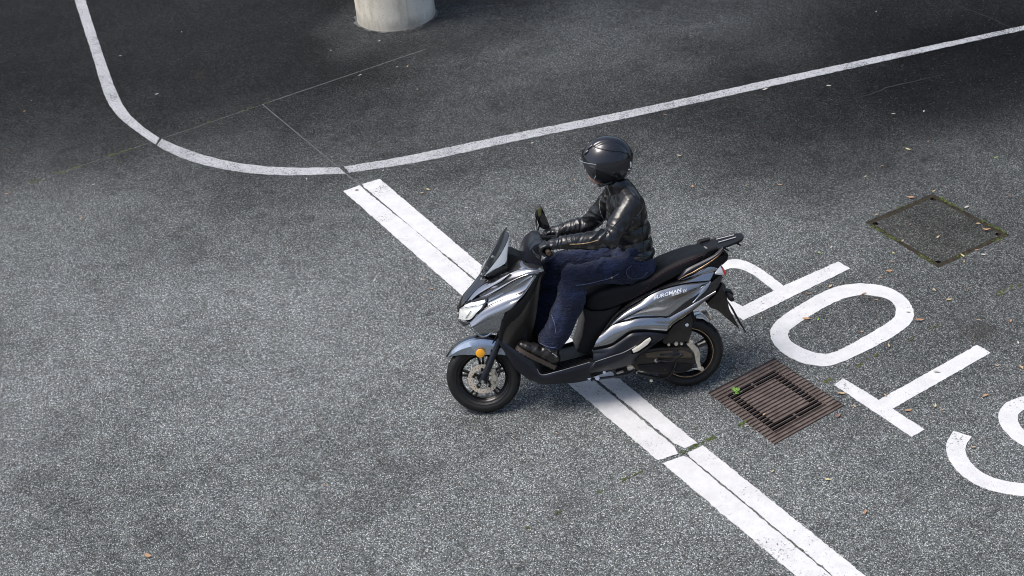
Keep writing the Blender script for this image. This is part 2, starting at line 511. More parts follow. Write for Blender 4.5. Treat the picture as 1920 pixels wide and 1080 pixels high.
def px_prism(name, pxs, yref, y0, y1, mat, parent, bev=.004, steer=False, top=None):
    bm = bmesh.new()
    P = [bk(x, y, yref) for x, y in pxs]
    add_prism(bm, [(p.x, p.z) for p in P], y0, y1, bev, top)
    return finish(name, bm, mat, parent, steer=steer)

def loft_bm(rows, n=22, sub=3, bulge=None, out=Vector((0, -1, 0)), thick=.005, smooth_rows=False):
    """skin through rows of 3D points; rows stay as creases, strips between them swell by bulge"""
    S = [crom([tuple(p) for p in r], n) for r in rows]
    grid = []
    if smooth_rows:
        m = (len(S) - 1) * sub + 1
        cols = [crom([s[i] for s in S], m) for i in range(n)]
        grid = [[cols[i][j] for i in range(n)] for j in range(m)]
    else:
        for k in range(len(S) - 1):
            b = 0 if bulge is None else bulge[k]
            for j in range(sub):
                t = j / sub
                g = S[k] * (1 - t) + S[k + 1] * t
                g = g + np.array(out) * (b * 4 * t * (1 - t))
                grid.append(list(g))
        grid.append(list(S[-1]))
    bm = bmesh.new()
    V = [[bm.verts.new(p) for p in g] for g in grid]
    for a, b in zip(V, V[1:]):
        for i in range(n - 1):
            try: bm.faces.new((a[i], a[i + 1], b[i + 1], b[i]))
            except ValueError: pass
    bmesh.ops.remove_doubles(bm, verts=bm.verts[:], dist=1e-5)
    bm.normal_update()
    s = Vector((0, 0, 0))
    for f in bm.faces: s += f.normal * f.calc_area()
    if s.dot(out) < 0:
        bmesh.ops.reverse_faces(bm, faces=bm.faces[:])
    bm.normal_update()
    if thick:
        # a shell: inner copy joined round the rim
        inner = {}
        for v in bm.verts[:]:
            inner[v] = v.co - v.normal * thick
        border = [e for e in bm.edges if len(e.link_faces) == 1]
        fs = bm.faces[:]
        nv = {v: bm.verts.new(c) for v, c in inner.items()}
        for f in fs:
            try: bm.faces.new([nv[v] for v in reversed(f.verts)])
            except ValueError: pass
        for e in border:
            a, b = e.verts
            f = e.link_faces[0]
            vs = list(f.verts); i = vs.index(a)
            if vs[(i + 1) % len(vs)] is b: a, b = b, a
            try: bm.faces.new((a, b, nv[b], nv[a]))
            except ValueError: pass
    return bm

def mirror_of(o, parent):
    me = o.data.copy(); me.name = o.data.name
    bm = bmesh.new(); bm.from_mesh(me)
    bm.transform(Matrix.Diagonal((1, -1, 1, 1)))
    bmesh.ops.reverse_faces(bm, faces=bm.faces[:])
    bm.to_mesh(me); bm.free()
    c = bpy.data.objects.new(o.name.split('.')[0], me); COL.objects.link(c); c.parent = parent
    return c

def px_loft(name, rows, mat, parent, mirror=True, **kw):
    R3 = [[bk(*p) for p in r] for r in rows]
    o = finish(name, loft_bm(R3, **kw), mat, parent, angle=24)
    if mirror: mirror_of(o, parent)
    return o

#==GROUND==
# ------------------------------------------------------------------ ground, slabs and joints
ground = finish('ground', (lambda b: (bmesh.ops.create_grid(b, x_segments=1, y_segments=1, size=400, matrix=Matrix.Translation((0, 0, -.55))), b)[1])(bmesh.new()), PIT, None, smooth=False)
tag(ground, 'grey weathered asphalt yard cut into slabs by straight joints', kind='structure')

def line2(p, q):
    a = np.array(gp(*p)); b = np.array(gp(*q)); dd = (b - a) / np.linalg.norm(b - a)
    return a, dd
def meet(l1, l2):
    (a, u), (b, v) = l1, l2
    t = np.linalg.solve(np.array([u, -v]).T, b - a)
    return a + u * t[0]
J1 = line2((0, 362), (790, 95)); J2 = line2((880, 1045), (1890, 545)); J3 = line2((495, 198), (1560, 1080))
FAR = 160.0
def jpts(l, s0, s1, off, wid, step=.06, jit=.003, seed=0.0):
    """one side of a joint from s0 to s1, shifted sideways by half its width"""
    a, u = l; nrm = np.array([-u[1], u[0]])
    ss = list(np.arange(max(s0, -9), min(s1, 12), step))
    if s0 < -9: ss = [s0] + ss
    ss.append(s1)
    out = []
    for s in ss:
        p = a + u * s + nrm * off * wid(s)
        v = noise.noise_vector(Vector((p[0] * 30, p[1] * 30, seed))) * jit
        out.append((float(p[0] + v.x), float(p[1] + v.y)))
    return out
def param(l, p): return float(np.dot(np.array(p) - l[0], l[1]))
X13, X23 = meet(J1, J3), meet(J2, J3)
s13, s23 = param(J1, X13), param(J2, X23)
t13, t23 = param(J3, X13), param(J3, X23)
w1 = lambda s: .006 * (1 if s < param(J1, gp(760, 105)) else max(0.05, 1 - (s - param(J1, gp(760, 105))) * 2))
w2 = lambda s: .0035
w3 = lambda s: .0055
GR = [np.array(gp(*p)) for p in ((1328, 737), (1452, 672), (1583, 760), (1452, 833))]   # grate corners L T R B
def edge_hit(l, a, b):
    return meet(l, (np.array(a), (np.array(b) - np.array(a)) / np.linalg.norm(np.array(b) - np.array(a))))
PIN = edge_hit(J2, GR[0], GR[3]); POUT = edge_hit(J2, GR[1], GR[2])
sIN, sOUT = param(J2, PIN), param(J2, POUT)
gc = sum(GR) / 4
GX = [tuple(g + (g - gc) / np.linalg.norm(g - gc) * .006) for g in GR]
MH = [gp(*p) for p in ((1622, 417), (1749, 363), (1893, 440), (1760, 502))]
uB = J1[1]; uA = J3[1]      # uB towards upper right, uA towards lower right
def fpt(base, u, s): return tuple(np.array(base) + u * s)
def slab(loops):
    return flat('slab', loops, 0.0, .12, ASPHALT, ground)
# beyond joint 1 (one wide slab)
a = jpts(J1, -FAR, FAR, +1, w1)
slab([a + [fpt(a[-1], -uA, FAR), fpt(a[0], -uA, FAR)]])
# between joints 1 and 2, left of joint 3
b1 = jpts(J1, -FAR, s13, -1, w1)[:-1]; b3 = jpts(J3, t13 + .012, t23 - .012, -1, w3); b2 = jpts(J2, -FAR, s23 - .012, +1, w2)
slab([b1 + b3 + b2[::-1]])
# between joints 1 and 2, right of joint 3 (drain notch, manhole)
c1 = jpts(J1, s13 + .012, FAR, -1, w1); c3 = jpts(J3, t13 + .012, t23 - .012, +1, w3)
c2 = jpts(J2, s23 + .012, sIN, +1, w2) + [GX[0], GX[1]] + jpts(J2, sOUT, FAR, +1, w2)
hole = densify(MH, .05, .004, 3)
slab([c1 + c2[::-1] + c3[::-1], hole[::-1]])
# beyond joint 2
d2 = jpts(J2, -FAR, s23 - .012, -1, w2); d3 = jpts(J3, t23 + .012, FAR, -1, w3)
slab([d2 + d3 + [fpt(d2[0], uA, FAR)]])
e2 = jpts(J2, s23 + .012, sIN, -1, w2) + [GX[3], GX[2]] + jpts(J2, sOUT, FAR, -1, w2); e3 = jpts(J3, t23 + .012, FAR, +1, w3)
slab([e2 + [fpt(e2[-1], uA, FAR)] + e3[::-1]])
def filler(l, s0, s1, hw, z):
    a, u = l; n = np.array([-u[1], u[0]])
    p, q = a + u * s0, a + u * s1
    flat('joint_filler', [[tuple(p + n * hw), tuple(q + n * hw), tuple(q - n * hw), tuple(p - n * hw)]], z, .03, JOINT, ground)
filler(J1, -40, 40, .02, -.003)
filler(J2, -40, sIN, .02, -.0032); filler(J2, sOUT, 40, .02, -.0032)
filler(J3, t13, 40, .02, -.0044)
MORTAR = plain('pale_mortar', (.095, .10, .10), .95, 0, 0, .35, 25, .4, 200)
def mortar(l, s0, s1, hw):
    L_, R_ = jpts(l, s0, s1, +1, lambda s: hw, .05, .0035, 6.0), jpts(l, s0, s1, -1, lambda s: hw, .05, .0035, 9.0)
    flat('mortar_line', [L_ + R_[::-1]], .0016, .01, MORTAR, ground)
mortar(J1, param(J1, gp(505, 193)), param(J1, gp(800, 92)), .005)
mortar(J3, t13 + .02, param(J3, gp(632, 312)), .0035)
mortar(J3, param(J3, gp(652, 328)), param(J3, gp(678, 350)), .006)
mortar(J2, param(J2, gp(1318, 829)), sIN - .01, .0045); mortar(J2, sOUT + .01, param(J2, gp(1600, 688)), .0045)
mortar(J2, param(J2, gp(1878, 551)), param(J2, gp(1905, 538)), .006); mortar(J2, param(J2, gp(905, 1034)), param(J2, gp(965, 1004)), .004)

def stroke(pts, wid, z, name, mat, parent, jit=.004, taper=True):
    """a thin strip along ground points"""
    P = crom(pts, max(12, len(pts) * 8)); n = len(P)
    L, Rr = [], []
    for i, p in enumerate(P):
        t = P[min(i + 1, n - 1)] - P[max(i - 1, 0)]; t /= np.linalg.norm(t); q = np.array([-t[1], t[0]])
        k = wid * (.35 + .65 * math.sin(math.pi * min(1, max(0, i / (n - 1)))) if taper else 1)
        k *= .7 + .9 * abs(noise.noise(Vector((p[0] * 9, p[1] * 9, 2))))
        v = noise.noise_vector(Vector((p[0] * 12, p[1] * 12, 5))) * jit * 4
        c = p + np.array([v.x, v.y])
        L.append(tuple(c + q * k)); Rr.append(tuple(c - q * k))
    return flat(name, [L + Rr[::-1]], z, .001, mat, parent)
CRK = plain('crack_dark', (.018, .017, .016), .95)
for pts, wd in (([(816, 34), (850, 28), (890, 21), (935, 14), (1000, 4)], .012),
                ([(1526, 144), (1545, 155), (1558, 165), (1578, 177)], .006),
                ([(1600, 186), (1640, 174), (1668, 163), (1720, 151), (1775, 139)], .009),
                ([(1905, 58), (1860, 35), (1805, 14), (1770, -4)], .007),
                ([(820, 40), (780, 60), (757, 61)], .006)):
    stroke([gp(*p) for p in pts], wd, .0022, 'crack', CRK, ground)

# mortar smeared round the foot of the column
colc = np.array([-.945, 6.55]); COLR = .392
MORT = plain('mortar_smear', (.10, .10, .097), .95, 0, 0, .35, 6, .7, 90)
ring_o = [tuple(colc + np.array([math.cos(t), math.sin(t)]) * (COLR + .018 + .03 * abs(noise.noise(Vector((math.cos(t) * 2, math.sin(t) * 2, 1)))) + .03 * noise.noise(Vector((math.cos(t) * 9, math.sin(t) * 9, 4))))) for t in np.linspace(0, 2 * math.pi, 90, endpoint=False)]
flat('mortar_collar', [ring_o], .003, .003, MORT, ground)

# moss and dirt that has settled in the joints
def moss(name, spots, label, parent=None):
    bm = bmesh.new(); rnd = random.Random(3)
    for (x, y), spread, k in spots:
        for i in range(k):
            px = x + rnd.gauss(0, spread); py = y + rnd.gauss(0, spread)
            r = rnd.uniform(.003, .009)
            m = Matrix.Translation((px, py, .001)) @ Matrix.Rotation(rnd.uniform(0, 6), 4, 'Z') @ Matrix.Diagonal((r, r * rnd.uniform(.6, 1), r * .7, 1))
            bmesh.ops.create_icosphere(bm, subdivisions=1, radius=1, matrix=m)
    o = finish(name, bm, MOSS, parent)
    tag(o, label, None if parent else 'moss', kind='stuff')
    return o
rnd = random.Random(11)
def along(p, q, n, k, spread=.006):
    a = np.array(gp(*p)); b = np.array(gp(*q)); out = []
    for i in range(n):
        t = rnd.random(); c = a + (b - a) * t
        out.append((tuple(c), spread, k))
    return out
sp = []
for p, q, n, k in (((0, 362), (120, 321), 9, 4), ((110, 325), (150, 311), 6, 8), ((205, 292), (245, 279), 11, 8), ((150, 311), (290, 263), 6, 3),
                   ((345, 245), (500, 193), 14, 3), ((1280, 848), (1340, 820), 14, 6), ((1385, 797), (1400, 790), 5, 7), ((1165, 902), (1210, 880), 6, 4),
                   ((1040, 965), (1060, 955), 2, 4), ((1600, 690), (1665, 655), 6, 4), ((1690, 645), (1760, 610), 5, 2), ((1545, 718), (1560, 712), 3, 8),
                   ((1868, 556), (1910, 535), 5, 6), ((1870, 550), (1905, 533), 4, 6)):
    sp += along(p, q, n, k)
sp += [(gp(1124, 920), .008, 6), (gp(225, 305), .008, 5), (gp(990, 990), .006, 5)]
moss('joint_moss', sp, 'yellow green moss tufts growing along the slab joints')

# ------------------------------------------------------------------ painted markings
def px_loop(pxs, step=.02, jit=.0032, seed=1.0):
    return densify([gp(*p) for p in pxs], step, jit, seed)
ZP = .004
stop_line = empty('stop_line', (*gp(1100, 700), 0))
tag(stop_line, 'broad white stop line of twin strips running under the scooter', 'road marking')
def child_flat(name, loops, z, mat, parent):
    o = flat(name, loops, z, .0035, mat)
    o.parent = parent; o.matrix_parent_inverse = Matrix.Translation(-Vector(parent.location))
    return o
def j3x(y, off=0): return (495 + (y - 198) / .8282 + off, y)
gapw = [(348, 2.4), (392, 2.2), (415, .6), (455, .6), (480, 1.6), (521, 2.4), (600, 2.4), (722, 3.6), (780, 3.0), (842, 2.6), (860, 2.0), (930, 1.8), (1000, 2.4), (1080, 2.0), (1200, 2)]
def gw(y): return float(np.interp(y, [a for a, _ in gapw], [b for _, b in gapw])) * 1.25 * (1 + .6 * noise.noise(Vector((y * .09, 3.1, 0)))) + 1.1 * noise.noise(Vector((y * .33, 8, 2)))
ys1 = list(np.arange(352, 842, 6)); ys2 = list(np.arange(858, 1200, 6))
L1 = [(644, 359), (674, 348)] + [j3x(y, -gw(y)) for y in ys1] + [(1271, 851), (1234, 864), (1068, 722), (867, 555)]
R1 = [(680, 345.5), (712, 336)] + [(900.5, 496), (1161, 710), (1307, 831), (1284, 841)] + [j3x(y, gw(y)) for y in reversed(ys1[:-1])]
L2 = [(1242, 869), (1281, 856)] + [j3x(y, -gw(y)) for y in ys2] + [(1634, 1200)]
R2 = [(1290, 850), (1318, 836), (1622, 1080), (1771, 1200)] + [j3x(y, gw(y)) for y in reversed(ys2)]
for k, lp in enumerate((L1, R1, L2, R2)):
    child_flat('paint_strip', [px_loop(lp, .016, .0042, k * 3.3)], ZP, PAINT_STOP, stop_line)

edge_line = empty('edge_line', (*gp(640, 320), 0))
tag(edge_line, 'thin worn white line curving round the bay and running to the right edge', 'road marking')
def ribbon(A, B, n): return [tuple(p) for p in crom(A, n)] + [tuple(p) for p in crom(B, n)][::-1]
e1 = ribbon([(112, -90), (140, 0), (174, 107), (196, 178), (218.5, 215), (252, 244), (291.5, 271)], [(134, -90), (160, 0), (191, 96), (215, 163), (237, 207), (267, 237), (299, 259.5)], 30)
e2 = ribbon([(294, 272), (318.5, 287), (374, 307), (444, 322), (518.5, 328.5), (580, 328.5), (648, 326)], [(304, 261), (352, 281.5), (407, 298), (481.5, 311), (555.6, 315), (600, 315), (636, 314)], 24)
e3 = ribbon([(655, 324.5), (793, 303), (960, 266.7), (1200, 216.7), (1526, 144.4), (1905, 60), (2250, -16)], [(645, 313), (760, 293.5), (960, 251.7), (1200, 203), (1522, 133), (1905, 52), (2250, -24)], 40)
for k, lp in enumerate((e1, e2, e3)):
    child_flat('paint_strip', [px_loop(lp, .03, .0045, 20 + k)], ZP, PAINT_WORN, edge_line)

def letter(name, loops, label, k):
    o = flat(name, [px_loop(l, .018, .003, 40 + k) for l in loops], ZP, .0035, PAINT)
    tag(o, label, 'road marking', 'painted letters of the word STOP')
P_out = [(1594.6, 504), (1571.5, 491)] + [tuple(p) for p in crom([(1469.6, 536.4), (1432.6, 508.6), (1405, 493), (1382, 487), (1361, 489), (1337, 499), (1321, 522), (1326, 552), (1355, 578), (1394.6, 601)], 40)]
P_in = [tuple(p) for p in crom([(1451, 545.6), (1418.7, 520), (1400, 509.5), (1383, 504), (1364, 505), (1351, 513), (1346, 528), (1354, 549), (1370, 563), (1392.6, 575)], 36)]
letter('painted_letter', [P_out, P_in[::-1]], 'white painted letter P partly hidden behind the tail of the scooter', 1)
O_out = [tuple(p) for p in crom([(1613, 531.7), (1571.5, 537.8), (1534.4, 552.6), (1478.9, 585), (1451, 608), (1444, 626.6), (1451, 645), (1469.6, 663.7), (1502, 680), (1539, 687), (1562, 684.5), (1599, 670.6), (1664, 638), (1701, 612.8), (1713.6, 594), (1708, 571), (1687, 550), (1654.8, 536.4), (1613, 531.7)], 72)][:-1]
O_in = [tuple(p) for p in crom([(1617.7, 552.6), (1580.7, 561), (1539, 581), (1492.8, 610.4), (1478, 624), (1481, 638), (1506.6, 654.4), (1539, 663.7), (1566.8, 660), (1617.7, 633.6), (1664, 605.8), (1678, 592), (1678, 573.4), (1659.4, 559.5), (1617.7, 552.6)], 60)][:-1]
letter('painted_letter', [O_out, O_in[::-1]], 'white painted letter O between the drain grate and the manhole', 2)
letter('painted_letter', [[(1580.7, 710), (1564, 722.5), (1710, 820), (1733, 806), (1674, 767), (1857.5, 662), (1832, 647.5), (1647.8, 750.7)]], 'white painted letter T beside the right corner of the grate', 3)
S_c = [(1804, 814), (1792, 838), (1799, 864), (1822, 889), (1862, 909), (1920, 919), (1970, 912), (1996, 890), (1985, 862), (1950, 840), (1915, 820), (1893, 796), (1892, 773), (1915, 757), (1960, 752), (2010, 770), (2040, 795)]
Sg = crom([gp(*p) for p in S_c], 70); Ls, Rs = [], []
for i, p in enumerate(Sg):
    t = Sg[min(i + 1, 69)] - Sg[max(i - 1, 0)]; t /= np.linalg.norm(t); q = np.array([-t[1], t[0]]) * .055
    Ls.append(tuple(p + q)); Rs.append(tuple(p - q))
o = flat('painted_letter', [densify(Ls + Rs[::-1], .018, .003, 44)], ZP, .0035, PAINT)
tag(o, 'white painted letter S cut off by the right edge', 'road marking', 'painted letters of the word STOP')

# ------------------------------------------------------------------ drain grate
grate = empty('drain_grate', (float(gc[0]), float(gc[1]), 0))
tag(grate, 'square rusty brown ribbed drain grate set in the asphalt behind the rear wheel', 'drain grate')
def guv(u, v):
    """u along the ribs, v across them"""
    a = GR[0] * (1 - u) + GR[1] * u; b = GR[3] * (1 - u) + GR[2] * u
    return a * (1 - v) + b * v
NR = 21
def gquad(bm, u0, u1, v0, v1, z0, z1, bev=0.0):
    lo = [bm.verts.new((*guv(u, v), z0)) for u, v in ((u0, v0), (u1, v0), (u1, v1), (u0, v1))]
    hi = [bm.verts.new((*guv(u, v), z1)) for u, v in ((u0, v0 + bev), (u1, v0 + bev), (u1, v1 - bev), (u0, v1 - bev))]
    fs = [bm.faces.new(hi), bm.faces.new(lo[::-1])]
    for i in range(4):
        j = (i + 1) % 4
        fs.append(bm.faces.new((lo[i], lo[j], hi[j], hi[i])))
    bmesh.ops.recalc_face_normals(bm, faces=fs)
def gpart(name, bm, mat):
    bm.transform(Matrix.Translation((-gc[0], -gc[1], 0)))
    return finish(name, bm, mat, grate, smooth=False)
U0, U1 = .125, .875                  # cover inside the frame
UA, UB = .142, .240                  # short slots
bm = bmesh.new()                     # frame plates round the cover
vI0, vI1 = 2.6 / NR, (NR - 2.6) / NR
gquad(bm, 0, 1, 0, vI0, -.03, -.007); gquad(bm, 0, 1, vI1, 1, -.03, -.007)
gquad(bm, 0, U0, vI0, vI1, -.03, -.007); gquad(bm, U1, 1, vI0, vI1, -.03, -.007)
frame = gpart('grate_frame', bm, RUST)
bm = bmesh.new()                     # cover plate with slots left open
g0, g1 = vI0 + .008, vI1 - .008
def vrow(i): return i / NR, (i + 1) / NR
gquad(bm, U0 + .006, U1 - .006, g0, 3 / NR, -.012, -.007)
gquad(bm, U0 + .006, U1 - .006, 18 / NR, g1, -.012, -.007)
for i in range(3, 18):
    a, b = vrow(i)
    if i in (3, 4, 16, 17):
        for u0, u1 in ((U0 + .006, UA), (.487, .513), (1 - UA, U1 - .006)): gquad(bm, u0, u1, a, b, -.012, -.007)
    else:
        for u0, u1 in ((U0 + .006, UA), (UB, 1 - UB), (1 - UA, U1 - .006)): gquad(bm, u0, u1, a, b, -.012, -.007)
cover = gpart('grate_cover', bm, RUST)
hw = .0078
for i in range(NR + 1):
    v = i / NR
    v0, v1 = max(0, v - hw), min(1, v + hw)
    segs = ((0, 1),) if (i < 3 or i > NR - 3) else ((0, U0 - .006), (U0 + .010, U1 - .010), (U1 + .006, 1))
    for k, (u0, u1) in enumerate(segs):
        bm = bmesh.new(); gquad(bm, u0, u1, v0, v1, -.010, .0035, .0036)
        bm.transform(Matrix.Translation((-gc[0], -gc[1], 0)))
        r = finish('rib', bm, RUST, cover if (len(segs) == 3 and k == 1) else frame, smooth=False)
bm = bmesh.new()
lo = [guv(u, v) for u, v in ((.02, .02), (.98, .02), (.98, .98), (.02, .98))]
va = [bm.verts.new((*p, -.035)) for p in lo]; vb = [bm.verts.new((*p, -.5)) for p in lo]
bm.faces.new(vb)
for i in range(4): bm.faces.new((va[i], va[(i + 1) % 4], vb[(i + 1) % 4], vb[i]))
gpart('drain_pit', bm, PIT)

# weed in the grate
wp = gp(1381, 736)
bm = bmesh.new(); rn = random.Random(5)
for i in range(26):
    a = rn.uniform(0, 6.28); el = rn.uniform(.2, 1.2); L = rn.uniform(.010, .030); ww = L * .36
    dv = Vector((math.cos(a) * math.cos(el), math.sin(a) * math.cos(el), math.sin(el)))
    sd = dv.cross(Vector((0, 0, 1))).normalized() * ww
    b0 = Vector((0, 0, -.004)) + dv * .008 + Vector((rn.uniform(-.012, .012), rn.uniform(-.012, .02), 0))
    v = [bm.verts.new(b0), bm.verts.new(b0 + dv * L * .5 + sd), bm.verts.new(b0 + dv * L - Vector((0, 0, L * .25))), bm.verts.new(b0 + dv * L * .5 - sd)]
    bm.faces.new(v)
wd = finish('weed', bm, PLANT, None, smooth=False); wd.location = (*wp, .004)
tag(wd, 'small bright green weed sprouting from the slots of the drain grate', 'weed')

# ------------------------------------------------------------------ manhole with asphalt filled lid
mhc = sum(np.array(p) for p in MH) / 4
man = empty('manhole_cover', (float(mhc[0]), float(mhc[1]), 0))
tag(man, 'square asphalt filled manhole lid edged with moss and dirt', 'manhole cover')
def inset(k): return [tuple(mhc + (np.array(p) - mhc) * k) for p in MH]
DARKIRON = plain('dirty_iron', (.034, .029, .021), .95, 0, 0, .4, 30, .6, 120, .08)
def mpart(name, loops, z, dep, mat):
    o = flat(name, loops, z, dep, mat); o.parent = man
    o.matrix_parent_inverse = Matrix.Translation(-Vector(man.location)); return o
mpart('manhole_frame', [densify(inset(.998), .03, .007, 8), densify(inset(.890), .05, .006, 9)[::-1]], -.002, .05, DARKIRON)
def sock(k):
    c = mhc + (np.array(MH[k]) - mhc) * .86
    return [tuple(c + .026 * np.array([math.cos(t), math.sin(t)])) for t in np.linspace(0, 2 * math.pi, 14, endpoint=False)]
mpart('manhole_lid', [densify(inset(.945), .02, .009, 12)] + [sock(k)[::-1] for k in range(4)], -.003, .03, ASPHALT_LID)
for k in range(4):
    bm = bmesh.new(); c = mhc + (np.array(MH[k]) - mhc) * .86
    add_lathe(bm, [(.0258, 0), (.022, .02), (.001, .022)], 0, 0, 14, False)
    bm.transform(Matrix.Translation((c[0] - mhc[0], c[1] - mhc[1], -.004)) @ Matrix.Rotation(R(-90), 4, 'X'))
    finish('lifting_socket', bm, GLOSSBLK, man)
mpart('manhole_bed', [inset(.99)], -.03, .02, PIT)
sp = []
for e_, t0_, t1_, n_ in ((1, .10, .42, 26), (1, .66, .95, 26), (3, .55, .95, 26), (3, .08, .30, 14), (2, .02, .22, 10), (0, .45, .6, 5), (2, .6, .75, 6)):
    a, b = np.array(MH[e_]), np.array(MH[(e_ + 1) % 4])
    for j in range(n_):
        t = rnd.uniform(t0_, t1_); c = a + (b - a) * t; c = mhc + (c - mhc) * rnd.uniform(.95, 1.005)
        sp.append((tuple(c), .006, 3))
o = moss('manhole_moss', sp, 'green moss creeping along the rim')
o.parent = man; o.matrix_parent_inverse = Matrix.Translation(-Vector(man.location))
if 'category' in o: del o['category']

# ------------------------------------------------------------------ column and the wall behind the viewer
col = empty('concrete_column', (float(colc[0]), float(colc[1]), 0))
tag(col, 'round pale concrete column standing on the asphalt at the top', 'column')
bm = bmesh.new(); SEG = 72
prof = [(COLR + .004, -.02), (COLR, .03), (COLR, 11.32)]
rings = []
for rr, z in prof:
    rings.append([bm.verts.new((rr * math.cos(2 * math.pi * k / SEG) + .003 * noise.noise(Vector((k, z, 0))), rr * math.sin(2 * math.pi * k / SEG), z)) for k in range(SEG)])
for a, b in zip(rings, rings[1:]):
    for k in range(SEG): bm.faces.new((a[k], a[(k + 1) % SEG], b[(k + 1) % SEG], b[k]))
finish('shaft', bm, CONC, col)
bm = bmesh.new()                      # formwork seam down the shaft
ang = R(-74)
add_box(bm, (math.cos(ang) * COLR, math.sin(ang) * COLR, 5.64), (.006, .009, 11.2), Matrix.Rotation(ang, 3, 'Z'))
finish('formwork_seam', bm, CONC, col, smooth=False)
bm = bmesh.new()                      # cross head the column ends in, well above the frame
add_prism(bm, [(-.55, 11.3), (.55, 11.3), (.55, 12.2), (-.55, 12.2)], -1.3, 2.6, .03)
finish('cross_head', bm, CONC, col, smooth=False)

BEIGE = plain('sunlit_render', (.78, .70, .58), .9, 0, 0, .1, 3)
facade = finish('building_wall', (lambda b: (add_box(b, (8, -14.4, 3.0), (44, .5, 6.2)), add_box(b, (8, -14.1, 6.2), (44.6, .9, .3)), b)[2])(bmesh.new()), BEIGE, None, smooth=False)
tag(facade, 'long pale beige rendered wall along the near side of the yard', 'building wall')

# ------------------------------------------------------------------ fallen leaves
LEAFM = {k: plain('leaf_' + k, c, .6, 0, 0, .3, 80) for k, c in dict(tan=(.40, .29, .17), orange=(.35, .20, .105), yellow=(.50, .42, .22), green=(.20, .33, .06), pale=(.44, .42, .37), brown=(.20, .12, .08)).items()}
def leaf_mesh(v):
    rn = random.Random(v); bm = bmesh.new(); n = 6
    rows = []
    curl = rn.uniform(.12, .5); bend = rn.uniform(-.25, .25); wmax = rn.uniform(.16, .27)
    for i in range(n + 1):
        t = i / n; x = (t - .5); wd = wmax * math.sin(math.pi * min(1, t * .96 + .02)) ** .8 * (1 - .25 * t)
        yc = bend * (x * x - .25); z = .05 + curl * x * x + .03 * math.sin(6 * t + v)
        rows.append([bm.verts.new((x, yc - wd, z + wd * curl)), bm.verts.new((x, yc, z)), bm.verts.new((x, yc + wd, z + wd * curl * 1.2))])
    for a, b in zip(rows, rows[1:]):
        for j in range(2): bm.faces.new((a[j], a[j + 1], b[j + 1], b[j]))
    add_tube(bm, [(.5, 0, .05 + curl * .25), (.62, bend * .1, .06 + curl * .3)], .012, 5)
    for f in bm.faces: f.smooth = True
    me = bpy.data.meshes.new('leaf'); bm.to_mesh(me); bm.free(); return me
LM = {}
def leaf(px, py, kind, size, rot=None, label=None):
    v = rnd.randrange(7)
    if (v, kind) not in LM:
        me = leaf_mesh(v); me.materials.append(LEAFM[kind]); LM[(v, kind)] = me
    o = bpy.data.objects.new('fallen_leaf', LM[(v, kind)]); COL.objects.link(o)
    o.location = (*gp(px, py), .006); s = size / 1000 * rnd.uniform(.60, .90); o.scale = (s, s * rnd.uniform(.8, 1.25), s * rnd.uniform(.7, 1.5))
    o.rotation_euler = (rnd.uniform(-.12, .12), rnd.uniform(-.12, .12), rnd.uniform(0, 6.28) if rot is None else R(rot))
    word = dict(tan='small dry tan leaf', orange='small dry orange leaf', yellow='small yellowed leaf', green='small fresh green leaf', pale='small pale bleached leaf', brown='small dark brown leaf')[kind]
    tag(o, label or word + ' lying flat on the grey asphalt', 'leaf', 'fallen leaves scattered over the asphalt')
